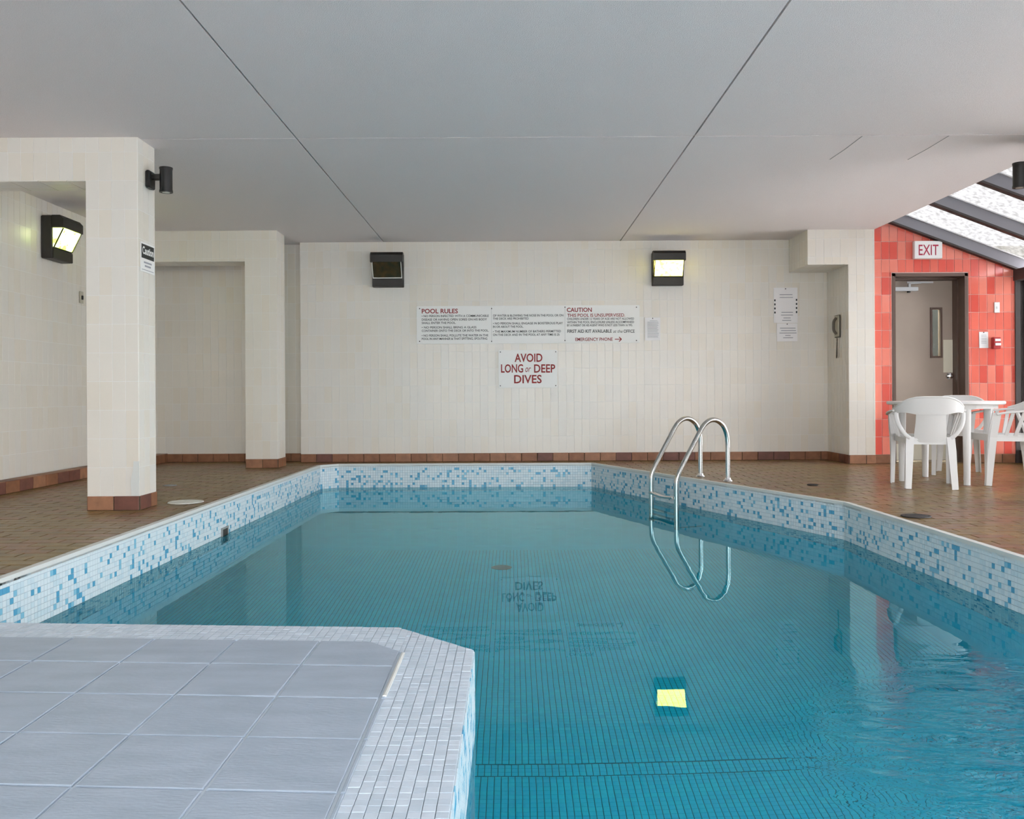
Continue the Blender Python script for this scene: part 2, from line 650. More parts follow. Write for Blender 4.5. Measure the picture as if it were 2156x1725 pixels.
def skirting(name, label, runs, z=0.097, d=0.012):
    """runs: (O, U, length, outward offset) -> one skirting of bricks with dark joints"""
    b = MB()
    root = None
    for O, U, ln in runs:
        U = Vector(U).normalized()
        Nn = U.cross(Vector((0, 0, 1)))
        O = Vector(O)
        b.prism([(0, 0), (ln, 0), (ln, z - 0.002), (0, z - 0.002)], lambda u, v, t: O + U * u + Vector((0, 0, v)) + Nn * t, 0.0005, 0.006)
    root = b.build(name, M['mortar'])
    tag(root, label, 'skirting', kind='structure')
    for O, U, ln in runs:
        tile_field(root, 'brick', O, U, (0, 0, 1), rects(0.0, ln, 0.0, z, 0.1825, z + 0.004, 0.006, vo=0.0), d + 0.004, 0.003, PB, pick_b, 300, 0.0006)
    return root


# =================================================================== SETTING
# ---- floor: brick pavers round the pool
def offset_ring(ring, d):
    out = []
    n = len(ring)
    for i in range(n):
        a, b, c = Vector(ring[i - 1]), Vector(ring[i]), Vector(ring[(i + 1) % n])
        e1, e2 = (b - a).normalized(), (c - b).normalized()
        n1, n2 = Vector((e1.y, -e1.x)), Vector((e2.y, -e2.x))
        k = (n1 + n2)
        k = k / max(1e-6, k.length_squared) * 2
        out.append((b.x + k.x * d, b.y + k.y * d))
    return out


if area2(POOL) < 0:
    POOL.reverse()
EDGE = offset_ring(POOL, 0.034)

b = MB()
for p in subtract([(XL - 0.1, YN), (XG + 0.15, YN), (XG + 0.15, YA + 0.1), (XL - 0.1, YA + 0.1)], offset_ring(POOL, 0.02)):
    b.prism(p, lambda u, v, t: (u, v, t), -0.12, -0.004)
floor = b.build('floor', M['mortar'])
tag(floor, 'brown brick paver deck around the swimming pool', 'floor', kind='structure')
cells = []
for c in rects(XL, XG, 3.0, YA, 0.205, 0.103, 0.005, uo=0.03, vo=0.02, bond=0.5):
    for p in subtract(c, EDGE):
        if abs(area2(p)) > 2e-4:
            cells.append(p)
PV = [M['pav_a'], M['pav_b'], M['pav_c']]
tile_field(floor, 'paver', (0, 0, -0.012), (1, 0, 0), (0, 1, 0), cells, 0.012, 0.003, PV, lambda i, c: random.choices((0, 1, 2), (5, 3, 3))[0], 300, 0.0007)

# ---- pool basin: shell, mosaic, floor tiles
b = MB()
b.prism(offset_ring(POOL, 0.1), lambda u, v, t: (u, v, t), BED - 0.1, BED - 0.004, mi=1)
n = len(POOL)
out = offset_ring(POOL, 0.03)
for i in range(n):
    a0, a1, o1, o0 = POOL[i], POOL[(i + 1) % n], out[(i + 1) % n], out[i]
    b.prism([a0, o0, o1, a1], lambda u, v, t: (u, v, t), -0.605, -0.003)
    b.prism([a0, o0, o1, a1], lambda u, v, t: (u, v, t), BED - 0.05, -0.605, mi=2)
basin = b.build('pool_basin', [M['mos_grout'], M['bed_grout'], M['bed2']])
tag(basin, 'swimming pool basin lined with white and blue mosaic and turquoise floor', 'pool', kind='structure')
MP = 0.0272
MT = [M['mos_w'], M['mos_v'], M['mos_b'], M['mos_c']]
rng_m = random.Random(5)
def pick_m(i, c):
    if c[0][1] > -0.03:
        return 0
    return rng_m.choices((0, 1, 2, 3), (58, 26, 10, 6))[0]
mos = []
jobs = []
for i in range(n):
    p, q = Vector((*POOL[i], 0)), Vector((*POOL[(i + 1) % n], 0))
    if max(p.y, q.y) < 0:
        continue
    ln = (q - p).length
    U = (p - q).normalized()          # so that U x Z points into the pool
    u0, u1 = 0.0, ln
    # leave out what lies beside or behind the camera
    cells = []
    for c in rects(0.0, ln, -0.60, 0.0, MP, MP, 0.0022, vo=0.0):
        y = (q + U * c[0][0]).y
        if y > 2.6 or (q.x > 1 and y > 2.2):
            cells.append(c)
    jobs.append((q, U, cells))
big = max(range(len(jobs)), key=lambda k: len(jobs[k][2]) * (jobs[k][0].x < 0))
for k, (q, U, cells) in enumerate(jobs):
    tile_field(basin, 'mosaic_tile', q, U, (0, 0, 1), cells, 0.003, 0.0007, MT, pick_m, 170 if k == big else (90 if q.x > 1.5 else 20), min_px=30)

# pool floor tiles, a strip of three rows turned by half a tile where the bed breaks
inner = offset_ring(POOL, 0.0)
bedc = []
for (y0, y1, uo) in ((1.6, 3.545, 0.004), (3.553, 3.635, 0.017), (3.643, 7.2, 0.006)):
    for c in rects(-2.17, 2.47, y0, y1, MP, MP, 0.003, uo=uo, vo=y0):
        if c[0][0] < PLAT_R - 0.3 and c[0][1] < 3.0:
            continue
        c = [(x, y + (-0.0009 if k < 2 else 0.0009)) for k, (x, y) in enumerate(c)]
        p = clip_in(c, inner)
        if p:
            bedc.append(p)
tile_field(basin, 'floor_tile', (0, 0, BED - 0.004), (1, 0, 0), (0, 1, 0), bedc, 0.004, 0.0008, [M['bed'], M['bed2']], lambda i, c: random.choices((0, 1), (3, 2))[0], 200)
far_bed = [clip_in([(-2.2, 7.2), (2.5, 7.2), (2.5, 9.95), (-2.2, 9.95)], inner)]
b = MB()
b.prism(far_bed[0], lambda u, v, t: (u, v, t), BED - 0.004, BED - 0.001)
b.build('far_floor', M['bed'], basin)

# coping: a row of white mosaic on the rim
b = MB()
ring_i, ring_o = offset_ring(POOL, -0.003), offset_ring(POOL, 0.034)
for i in range(n):
    a0, a1, o1, o0 = ring_i[i], ring_i[(i + 1) % n], ring_o[(i + 1) % n], ring_o[i]
    b.prism([a0, o0, o1, a1], lambda u, v, t: (u, v, t), -0.012, 0.018)
b.build('coping', M['coping'], basin)

# ---- water
WP = [(-2.15, 3.105), (-2.15, 3.7), (-2.09, 9.70), (-1.92, 9.87), (0.87, 9.83), (2.30, 6.20), (2.45, -1.8), (PLAT_R, -1.8), (PLAT_R, 2.717), (-0.383, 2.988)]
wm = mesh_of('pool_water', [(x, y, WATER) for x, y in WP], [tuple(range(len(WP)))], M['water'])
if wm.polygons[0].normal.z < 0:
    wm.flip_normals()
water = add('pool_water', wm)
tag(water, 'calm turquoise pool water mirroring the tiled wall', 'water', kind='stuff')

# ---- platform of large grey tiles with a mosaic coping
def far_edge(x, off=0.0):
    return 2.988 - 0.066 * (x + 0.383) - off


PO = [(-2.2, YN), (PLAT_R, YN), (PLAT_R, 2.717), (-0.383, far_edge(-0.383)), (-2.2, far_edge(-2.2))]
PI = [(-2.2, YN), (-0.335, YN), (-0.330, 2.69), (-0.453, 2.815), (-2.2, 2.815 + 0.066 * 1.747)]
b = MB()
b.prism(PO, lambda u, v, t: (u, v, t), BED, -0.006)
plat = b.build('pool_platform', M['cop_grout'])
tag(plat, 'platform of large grey tiles jutting into the pool, white mosaic edge', 'platform', kind='structure')
b = MB()
b.prism(PI, lambda u, v, t: (u, v, t), -0.006, -0.002)
b.build('grout_bed', M['slab_grout'], plat)
cells = []
P0, Q0, GP = -0.612, 2.595, 0.2685
for i in range(-6, 2):
    for j in range(-5, 3):
        xa, xb = P0 + i * GP + 0.004, P0 + (i + 1) * GP - 0.004
        q = []
        for (x, k) in ((xa, j), (xb, j), (xb, j + 1), (xa, j + 1)):
            g = 0.0035 if k == j else -0.0035
            q.append((x, Q0 + k * 0.271 - 0.066 * (x + 0.9) + g))
        q = clip_in(q, PI)
        if q and abs(area2(q)) > 0.001:
            cells.append(q)
tile_field(plat, 'slab_tile', (0, 0, -0.004), (1, 0, 0), (0, 1, 0), cells, 0.0065, 0.002, [M['slab']], lambda i, c: 0, 300, 0.0004)
cop = []
mp2 = 0.0264
for c in rects(-0.345, PLAT_R, 0.9, 3.00, mp2, mp2, 0.0014, uo=PLAT_R - 9 * mp2, vo=0.9):
    for p in subtract(c, PI):
        p = clip_in(p, PO)
        if p and max(q[1] for q in p) > 0 and min(q[0] for q in p) > -0.40:
            cop.append(p)
for c in rects(-2.2, -0.345, 2.6, 3.15, mp2, mp2, 0.0014, uo=-0.345 - 80 * mp2, vo=2.6):
    c = [(x, y - 0.066 * (x + 0.383)) for x, y in c]
    for p in subtract(c, PI):
        p = clip_in(p, PO)
        if p:
            cop.append(p)
cop = [c for c in cop if abs(area2(c)) > 6e-5]
tile_field(plat, 'coping_tile', (0, 0, -0.006), (1, 0, 0), (0, 1, 0), cop, 0.0072, 0.0008, [M['cop_w'], M['cop_v']], lambda i, c: random.choices((0, 1), (3, 2))[0], 300, 0.0006)
# mosaic on the upright faces of the platform
rng_m = random.Random(8)
def pick_p(i, c):
    return rng_m.choices((0, 1, 2, 3), (50, 26, 8, 16))[0]
tile_field(plat, 'mosaic_tile', (PLAT_R, 1.0, 0), (0, 1, 0), (0, 0, 1), rects(0, 1.717, -0.5, -0.004, MP, MP, 0.0022, vo=0.0), 0.003, 0.0007, MT, pick_p, 40)
u = Vector((-0.263, 0.271, 0))
tile_field(plat, 'mosaic_tile', (PLAT_R, 2.717, 0), u, (0, 0, 1), rects(0, u.length, -0.5, -0.004, MP, MP, 0.0022, vo=0.0), 0.003, 0.0007, MT, pick_p, 10)
# bead of white grout along the inner edge
b = MB()
b.sweep([(-0.333, 2.30, 0.0035), (-0.331, 2.5, 0.004), (-0.331, 2.68, 0.004)], 0.006, 0.003, n=6)
b.build('grout_bead', M['coping'], plat)

# ---- walls
wall = bx(-2.45, 3.66, YB, YB + 0.4, 0, CEIL).build('wall_back', M['grout'])
tag(wall, 'long white tiled wall behind the pool carrying the rules board', 'wall', kind='structure')
wall_tiles(wall, (0, YB, 0), (1, 0, 0), -2.45, 3.66, TZ0, CEIL, uo=-2.45)

wall = bx(XL - 0.1, -2.45, YA, YA + 0.25, 0, CEIL).build('wall_alcove', M['grout'])
tag(wall, 'white tiled wall at the back of the alcove beyond the square column', 'wall', kind='structure')
wall_tiles(wall, (0, YA, 0), (1, 0, 0), XL, -2.45, TZ0, CEIL, uo=-2.45)

wall = bx(XL - 0.2, XL, YN, YA, 0, CEIL).build('wall_left', M['grout'])
tag(wall, 'white tiled wall on the left behind the square column', 'wall', kind='structure')
wall_tiles(wall, (XL, 0, 0), (0, 1, 0), 6.2, YA, TZ0, CEIL, uo=6.2)

# left curb of brown brick with a ledge
b = bx(XL, XL + 0.15, YN, YA, 0, 0.094)
curb = b.build('trim_1', M['mortar'])
tag(curb, 'low brown brick curb along the foot of the left wall', 'curb', kind='structure')
tile_field(curb, 'brick', (XL + 0.15, 0, 0), (0, 1, 0), (0, 0, 1), rects(5.5, YA, 0, 0.098, 0.205, 0.11, 0.006, vo=0), 0.01, 0.003, PB, pick_b, 300)
tile_field(curb, 'brick', (XL, 0, 0.094), (1, 0, 0), (0, 1, 0), rects(0.035, 0.158, 5.5, YA, 0.2, 0.205, 0.006, uo=0.035, vo=5.5), 0.008, 0.002, PB, pick_b, 60)


def pier(name, label, x0, x1, y0, y1, beam=None, pu=0.0885, cat='column', left_face=False, right_face=True):
    """tiled square column, with an optional beam (xa, xb, z0) in the same plane"""
    b = bx(x0, x1, y0, y1, 0, CEIL)
    if beam:
        b.box(beam[0], beam[1], y0, y1, beam[2], CEIL)
    o = b.build(name, M['grout'])
    tag(o, label, cat, kind='structure')
    wall_tiles(o, (0, y0, 0), (1, 0, 0), x0, x1, TZ0, CEIL, pu=pu, uo=x0)
    if right_face:
        wall_tiles(o, (x1, 0, 0), (0, 1, 0), y0, y1, TZ0, CEIL, pu=pu, uo=y0)
    if left_face:
        wall_tiles(o, (x0, 0, 0), (0, -1, 0), -y1, -y0, TZ0, CEIL, pu=pu, uo=-y0)
    if beam:
        wall_tiles(o, (0, y0, 0), (1, 0, 0), beam[0], beam[1], beam[2], CEIL, pu=pu, uo=x0)
        if beam[2] < CEIL:
            tile_field(o, 'tile', (0, y1, beam[2]), (1, 0, 0), (0, -1, 0), rects(beam[0], beam[1], 0, y1 - y0, 0.196, pu, TG), 0.006, 0.0016, WT, pick_w, 60)
    return o


pier('column_front', 'free-standing square white tiled column with a beam to the left wall', -2.904, -2.55, 6.10, 6.385, beam=(XL, -2.904, 2.257))
o = bpy.data.objects['column_front']
b = MB()
b.prism([(-2.60, 0.10), (-2.549, 0.10), (-2.549, 0.335), (-2.585, 0.335), (-2.59, 0.27), (-2.605, 0.2)], lambda u, v, t: (u, t, v), 6.0915, 6.10)
b.build('repair_patch', M['coping'], o)
pier('column_alcove', 'white tiled pier and beam framing the alcove in the back left corner', -2.86, -2.517, 9.58, 9.90, beam=(XL, -2.86, 2.225))
pier('column_corner', 'white tiled pier with a short overhead bracket beside the red wall', 3.66, 3.945, 9.70, YB, beam=(3.22, 3.66, 2.174), left_face=True, right_face=False)
o = bpy.data.objects['column_corner']
wall_tiles(o, (3.22, 0, 0), (0, -1, 0), -YB, -9.70, 2.174, CEIL, pu=0.0885, uo=-9.70)
pier('column_right', 'white tiled square column carrying the right-hand spotlight', 3.70, 3.945, 6.10, 6.385, left_face=True, right_face=False)

skirting('baseboard_back', 'brown brick skirting along the foot of the long white wall', [((-2.45, YB, 0), (1, 0, 0), 6.11)])
skirting('baseboard_alcove', 'brown brick skirting at the back of the alcove', [((XL + 0.15, YA, 0), (1, 0, 0), 1.61)])
skirting('baseboard_column', 'reddish brick skirting around the free-standing square column', [((-2.904, 6.10, 0), (1, 0, 0), 0.354), ((-2.55, 6.10, 0), (0, 1, 0), 0.285)], d=0.006)
skirting('baseboard_pier', 'brown brick skirting around the pier of the alcove', [((-2.86, 9.58, 0), (1, 0, 0), 0.343), ((-2.517, 9.58, 0), (0, 1, 0), 0.32)], d=0.006)
skirting('baseboard_corner', 'brown brick skirting around the pier beside the red wall', [((3.66, 9.70, 0), (1, 0, 0), 0.285), ((3.66, YB, 0), (0, -1, 0), 0.65)], d=0.006)

# red gable wall with door opening; its top follows the glass roof
DX0, DX1, DZ = 4.15, 4.975, 2.075
def roof_u(x):
    return 2.69 - 0.379 * (x - 3.95)


b = MB()
poly_l = [(3.945, 0), (DX0, 0), (DX0, 2.45), (3.945, 2.45)]
def redfn(u, v, t):
    return (u, t, v)


TOPY = YR + 0.28
for pl in ([(3.945, 0), (DX0, 0), (DX0, roof_u(DX0) + 0.12), (3.945, roof_u(3.945) + 0.12)], [(DX0, DZ), (DX1, DZ), (DX1, roof_u(DX1) + 0.12), (DX0, roof_u(DX0) + 0.12)],
           [(DX1, 0), (XG, 0), (XG, roof_u(XG) + 0.12), (DX1, roof_u(DX1) + 0.12)]):
    b.prism(pl, redfn, YR, TOPY)
red = b.build('wall_right', M['red_grout'])
tag(red, 'red tiled gable wall around the exit door', 'wall', kind='structure')
cells = []
for c in rects(3.945, XG - 0.03, TZ0, 2.75, 0.0885, 0.1935, 0.005, uo=3.945, vo=TZ0):
    for p in subtract(c, [(DX0 - 0.01, -1), (DX1 + 0.01, -1), (DX1 + 0.01, DZ + 0.01), (DX0 - 0.01, DZ + 0.01)]):
        p = clip(p, (XG + 1, roof_u(XG + 1) - 0.01), (3.0, roof_u(3.0) - 0.01))
        if len(p) >= 3 and abs(area2(p)) > 2e-4:
            cells.append(p)
tile_field(red, 'tile', (0, YR, 0), (1, 0, 0), (0, 0, 1), cells, 0.006, 0.0016, RT, pick_r, 300, 0.0006)
skirting('baseboard_right', 'pinkish brown brick skirting at the foot of the red wall', [((3.945, YR, 0), (1, 0, 0), DX0 - 3.945), ((DX1, YR, 0), (1, 0, 0), XG - DX1 - 0.04)], d=0.006)

# wall behind the camera, with a wide window added to brighten the room
b = MB()
b.box(XL, -2.7, YN - 0.2, YN, 0, CEIL).box(-2.7, XG, YN - 0.2, YN, 2.4, CEIL).box(-2.7, XG, YN - 0.2, YN, 0, 0.08).box(XC, XG, YN - 0.2, YN, CEIL, 2.75)
o = b.build('wall_front', M['plain_wall'])
tag(o, 'plain wall with a wide added window behind the photographer', 'wall', kind='structure')
win = bx(XG, XG + 0.05, YN - 0.14, YN - 0.06, 0.08, 2.4).build('window_added', M['frame'])
tag(win, 'wide unseen window added behind the photographer to let in light', 'window', kind='structure')
k = 0
xs = [-2.7, -0.64, 1.42, 3.48, XG]
for i in range(4):
    bx(xs[i] + 0.03, xs[i + 1] - 0.03, YN - 0.105, YN - 0.095, 0.09, 2.39).build('pane', M['clear'], win)
    bx(xs[i] - 0.03, xs[i] + 0.03, YN - 0.14, YN - 0.06, 0.08, 2.4).build('mullion', M['frame'], win)
portal('sky_portal_front', ((xs[0] + XG) / 2, YN - 0.25, 1.24), (R(90), 0, 0), XG - xs[0], 2.32)

# ---- ceiling of wide concrete planks
ceil = bx(XL - 0.2, XC, YN, YA + 0.2, CEIL + 0.03, CEIL + 0.22).build('ceiling', M['joint'])
tag(ceil, 'pale grey stippled concrete ceiling with dark plank joints', 'ceiling', kind='structure')
jx = [XL - 0.2, -1.476, 1.265, XC]
jy = [YN, 6.15, YA + 0.2]
for i in range(3):
    for j in range(2):
        g = 0.006
        b = MB()
        x0 = jx[i] + (g if i else 0)
        x1 = jx[i + 1] - (g if i < 2 else 0)
        y0 = jy[j] + (0.008 if j else 0)
        y1 = jy[j + 1] - (0.008 if j == 0 else 0)
        b.box(x0, x1, y0, y1, CEIL, CEIL + 0.035)
        b.build('plank', M['ceiling'], ceil)
for x, y1 in ((2.43, 6.78), (3.03, 6.80)):
    MB().sweep([(x, 6.17, CEIL), (x + 0.004, 6.5, CEIL), (x - 0.006, y1, CEIL)], 0.0028, 0.0015).build('crack', M['drain_grey'], ceil)
b = bx(XC - 0.02, XC + 0.06, YN, YR, CEIL + 0.035, 2.84)
b.build('upstand', M['frame'], ceil)

# ---- sloping glass roof
sl = math.atan(0.379)
def rp(x, off):       # point on the roof section, off metres above the rafter underside
    return roof_u(x) + off / math.cos(sl)


roof = bx(XG - 0.05, XG + 0.07, YN, YR + 0.2, 1.985, 2.105).build('window_1', M['frame_dark'])
tag(roof, 'sloping roof of pebbled glass panes on dark grey rafters', 'glass roof', kind='structure')
RY = [9.668, 8.72, 7.82, 6.92, 6.02, 5.12, 4.22, 3.32, 2.42, 1.52, 0.62, -0.28, -1.18, -2.08]
sec = [(3.9, rp(3.9, 0)), (XG + 0.05, rp(XG + 0.05, 0)), (XG + 0.05, rp(XG + 0.05, 0.115)), (3.9, rp(3.9, 0.115))]
foot = [(3.9, rp(3.9, -0.012)), (XG + 0.0, rp(XG + 0.0, -0.012)), (XG + 0.0, rp(XG + 0.0, 0.008)), (3.9, rp(3.9, 0.008))]
lip = [(3.9, rp(3.9, 0.115)), (XG + 0.05, rp(XG + 0.05, 0.115)), (XG + 0.05, rp(XG + 0.05, 0.125)), (3.9, rp(3.9, 0.125))]
for y in RY:
    r_ = MB().prism(sec, lambda u, v, t: (u, t, v), y, y + 0.06).build('rafter', M['frame'], roof)
    MB().prism(foot, lambda u, v, t: (u, t, v), y - 0.004, y + 0.064).build('flange', M['frame_dark'], r_)
    MB().prism(lip, lambda u, v, t: (u, t, v), y - 0.02, y + 0.08).build('glazing_strip', M['frame_lip'], r_)
gl = [(3.9, rp(3.9, 0.128)), (XG + 0.1, rp(XG + 0.1, 0.128)), (XG + 0.1, rp(XG + 0.1, 0.136)), (3.9, rp(3.9, 0.136))]
ys = [YR + 0.3] + RY + [YN]
for i in range(len(ys) - 1):
    MB().prism(gl, lambda u, v, t: (u, t, v), ys[i + 1] + 0.035, ys[i] + 0.025).build('pane', M['pebble'], roof)
xm = (3.95 + XG) / 2
portal('sky_portal_roof', (xm, (YN + YR) / 2, rp(xm, 0.2)), (0, sl, 0), 1.7, YR - YN)

# ---- glazed side below the eave
side = bx(XG, XG + 0.08, YN, YR + 0.28, 0, 0.14).build('window_2', M['frame_dark'])
tag(side, 'glazed side wall under the eave of the glass roof', 'window', kind='structure')
for y in [YR - 0.02] + RY[1:]:
    bx(XG - 0.035, XG + 0.05, y, y + 0.06, 0.0, 2.0).build('mullion', M['frame_dark'], side)
ys = [YR - 0.02] + RY[1:] + [YN]
for i in range(len(ys) - 1):
    bx(XG + 0.02, XG + 0.03, ys[i + 1] + 0.06, ys[i], 0.14, 1.985).build('pane', M['clear'], side)
bx(XG + 0.02, XG + 0.03, YR + 0.04, YR + 0.28, 0.14, 1.985).build('pane', M['clear'], side)
portal('sky_portal_side', (XG + 0.12, (YN + YR) / 2, 1.06), (0, R(90), 0), 1.85, YR - YN)

# ---- outdoors
o = bx(XG + 0.08, 60, -60, 60, -0.3, -0.05).build('ground', M['ground'])
tag(o, 'outdoor ground beyond the glazed side', 'ground', kind='structure')
o = bx(-60, XG + 0.08, -60, YN - 0.2, -0.3, -0.05).build('ground_front', M['ground'])
tag(o, 'outdoor ground beyond the added window behind the photographer', 'ground', kind='structure')
o = bx(XG + 0.1, 14, 13.0, 13.3, -0.05, 2.9).build('garden_wall', M['tan'])
tag(o, 'tan rendered garden wall seen through the glass at the right edge', 'garden wall', kind='structure')

# ---- exit door
DY = YR + 0.26
door = empty('door_1', ((DX0 + DX1) / 2, DY, 0))
tag(door, 'taupe steel exit door in the red tiled wall', 'door', kind='structure')
hw = (DX1 - DX0) / 2
b = MB()
for s in (-1, 1):
    b.box(min(s * hw, s * (hw - 0.035)), max(s * hw, s * (hw - 0.035)), -0.27, 0.05, 0, DZ)
    b.box(min(s * hw, s * (hw - 0.05)), max(s * hw, s * (hw - 0.05)), -0.13, -0.02, 0, DZ - 0.036)
b.box(-hw, hw, -0.27, 0.05, DZ - 0.035, DZ)
b.box(-hw + 0.035, hw - 0.035, -0.13, -0.02, DZ - 0.055, DZ - 0.035)
b.build('door_frame', M['door_frame'], door)
leaf = empty('door_leaf', parent=door)
lx0, lx1, lz = -hw + 0.038, hw - 0.038, DZ - 0.045
wx0, wx1, wz0, wz1 = 0.135, 0.225, 1.18, 1.70      # vision panel
b = MB()
b.box(lx0, wx0, -0.02, 0.025, 0.012, lz).box(wx1, lx1, -0.02, 0.025, 0.012, lz).box(wx0, wx1, -0.02, 0.025, 0.012, wz0).box(wx0, wx1, -0.02, 0.025, wz1, lz)
b.build('door_panel', M['door'], leaf)
b = MB()
f = 0.022
b.box(wx0 - f, wx0, -0.032, -0.02, wz0 - f, wz1 + f).box(wx1, wx1 + f, -0.032, -0.02, wz0 - f, wz1 + f)
b.box(wx0, wx1, -0.032, -0.02, wz0 - f, wz0).box(wx0, wx1, -0.032, -0.02, wz1, wz1 + f)
b.build('vision_frame', M['door_frame'], leaf)
bx(wx0, wx1, -0.004, 0.002, wz0, wz1).build('pane', M['clear'], leaf)
bx(lx1 - 0.115, lx1 - 0.002, -0.024, -0.02, 0.995, 1.36).build('guard_plate', M['cream'], leaf)
bx(lx0 + 0.01, lx1 - 0.01, -0.024, -0.02, 0.02, 0.20).build('kick_plate', M['cream'], leaf)
b = MB()
b.sweep([(0, 0, 0), (0, -0.006, 0)], 0.036, 0.036, n=20)
b.sweep([(0, -0.006, 0), (0, -0.035, 0), (0, -0.045, 0), (0, -0.06, 0), (0, -0.066, 0)], [0.013, 0.013, 0.026, 0.028, 0.016], [0.013, 0.013, 0.026, 0.028, 0.016], n=20)
b.build('knob', M['chrome'], leaf, smooth=True, loc=(lx1 - 0.055, -0.02, 0.955))
cl = bx(-0.135, 0.135, -0.06, 0, -0.022, 0.022, bev=0.004).build('door_closer', M['silver'], leaf, loc=(lx0 + 0.20, -0.02, lz - 0.105))
bx(-0.165, -0.136, -0.06, 0, -0.02, 0.02, bev=0.006).build('end_cap', M['black'], cl)
MB().disc(0, 0, -0.04, -0.022, 0.018).build('spindle', M['black'], cl, loc=(0.04, -0.03, 0))
b = MB()
b.box(0.03, 0.055, -0.05, -0.025, 0.022, 0.055).sweep([(0.04, -0.035, 0.058), (0.16, -0.075, 0.062)], 0.012, 0.005).sweep([(0.02, -0.03, 0.075), (0.30, -0.055, 0.072)], 0.006, 0.009)
b.build('closer_arm', M['silver'], cl)
# what shows behind the pane: a pale corridor with a dark edge
b = MB()
b.box(DX0 - 0.3, DX1 + 0.5, DY + 1.0, DY + 1.05, 0, 2.4)
b.box(DX0 - 0.3, DX0 - 0.25, DY + 0.06, DY + 1.0, 0, 2.4).box(DX1 + 0.45, DX1 + 0.5, DY + 0.06, DY + 1.0, 0, 2.4)
o = b.build('wall_corridor', M['pane_light'])
tag(o, 'cream corridor wall behind the exit door window', 'wall', kind='structure')
o = bx(5.06, 5.165, DY + 0.8, DY + 0.99, 0, 2.3).build('trim_2', M['pane_dark'])
tag(o, 'dark corridor post behind the exit door window', 'post', kind='structure')


# =================================================================== THINGS
def wall_pack(loc, rotz, lens, label, lit=True):
    t = empty('wall_lamp', loc, (0, 0, rotz))        # local: x along the wall, -y out of the wall, z up
    tag(t, label, 'wall lamp')
    W = 0.178
    b = MB()
    b.box(-W, W, -0.10, 0, 0, 0.385, bev=0.008)
    b.build('housing', M['bronze'], t)
    hood = [(-0.1, 0.272), (-0.205, 0.272), (-0.205, 0.352), (-0.175, 0.385), (-0.1, 0.385)]
    MB().prism(hood, lambda u, v, q: (q, u, v), -W - 0.006, W + 0.006).build('hood', M['bronze'], t)
    sl_ = [(-0.1, 0.0), (-0.112, 0.004), (-0.112, 0.088), (-0.1, 0.094)]
    MB().prism(sl_, lambda u, v, q: (q, u, v), -W + 0.004, W - 0.004).build('lower_cover', M['bronze'], t)
    tri = [(-0.1, 0.102), (-0.108, 0.102), (-0.192, 0.268), (-0.192, 0.272), (-0.1, 0.272)]
    ln = MB().prism(tri, lambda u, v, q: (q, u, v), -W + 0.018, W - 0.018).build('lens', lens, t)
    b = MB()
    b.box(-W + 0.012, W - 0.012, -0.114, -0.1, 0.094, 0.104)
    for s in (-1, 1):
        b.sweep([(s * (W - 0.014), -0.11, 0.1), (s * (W - 0.014), -0.195, 0.27)], 0.004, 0.005)
    b.build('lens_rim', M['bronze'] if lit else M['lens_rim'], t)
    return t


wall_pack((-1.42, YB - 0.006, 2.02), 0, M['amber'], 'unlit dark bronze wall lamp above the left end of the rules board', lit=False)
wall_pack((1.80, YB - 0.006, 2.02), 0, M['lamp_yellow'], 'lit yellow wall lamp above the right end of the rules board')
wall_pack((XL + 0.006, 8.16, 2.02), R(90), M['lamp_green'], 'lit greenish wall lamp on the left wall behind the column')


wall_pack((-3.2, YN + 0.006, 2.02), R(180), M['lamp_yellow'], 'unseen lit wall lamp added behind the photographer to brighten the room')  # extra lamp out of view, added for more light in the room


def spot(loc, rotz, label):
    t = empty('spotlight', loc, (0, 0, rotz))         # local: -y out of the wall
    tag(t, label, 'wall spotlight', 'black up and down spotlights')
    b = MB()
    b.box(-0.055, 0.055, -0.03, 0, -0.06, 0.06, bev=0.008)
    b.build('back_plate', M['black'], t)
    bx(-0.02, 0.02, -0.10, -0.028, 0.0, 0.04, bev=0.006).build('arm', M['black'], t)
    b = MB()
    b.disc(0, -0.125, -0.085, 0.085, 0.043, 28)
    b.disc(0, -0.125, 0.075, 0.087, 0.0455, 28).disc(0, -0.125, -0.087, -0.072, 0.0455, 28)
    b.build('can', M['black'], t, smooth=True)
    MB().disc(0, -0.125, -0.0885, -0.0868, 0.026, 24).build('lens', M['lens_rim'], t)
    return t


spot((-2.544, 6.265, 2.295), R(90), 'black cylinder spotlight on the square column at the left')
spot((3.694, 6.265, 2.295), R(-90), 'black cylinder spotlight cut off by the right edge of the picture')


# ---- lettering
def text(s, parent, mat, x, z, width=None, height=None, align='l', name='lettering', bold=0.0, shear=0.0, y=-0.0012):
    """flat letters in the local x-z plane of a sign; x, z is the left (or centre) of the base line"""
    cu = bpy.data.curves.new('t', 'FONT')
    cu.body = s
    cu.size = 1.0
    cu.offset = bold
    cu.shear = shear
    cu.resolution_u = 3
    ob = bpy.data.objects.new('t', cu)
    me = bpy.data.meshes.new_from_object(ob)
    bpy.data.objects.remove(ob)
    bpy.data.curves.remove(cu)
    xs_ = [v.co.x for v in me.vertices]
    zs_ = [v.co.y for v in me.vertices]
    w_, h_ = max(xs_) - min(xs_), 0.72
    k_z = height / h_ if height else width / w_
    k_x = width / w_ if width else k_z
    x0 = min(xs_)
    for v in me.vertices:
        px = (v.co.x - x0) * k_x
        if align == 'c':
            px -= w_ * k_x / 2
        v.co = (px, 0, v.co.y * k_z)
    me.materials.clear()
    me.materials.append(mat)
    return add(name, me, parent, loc=(x, y, z))


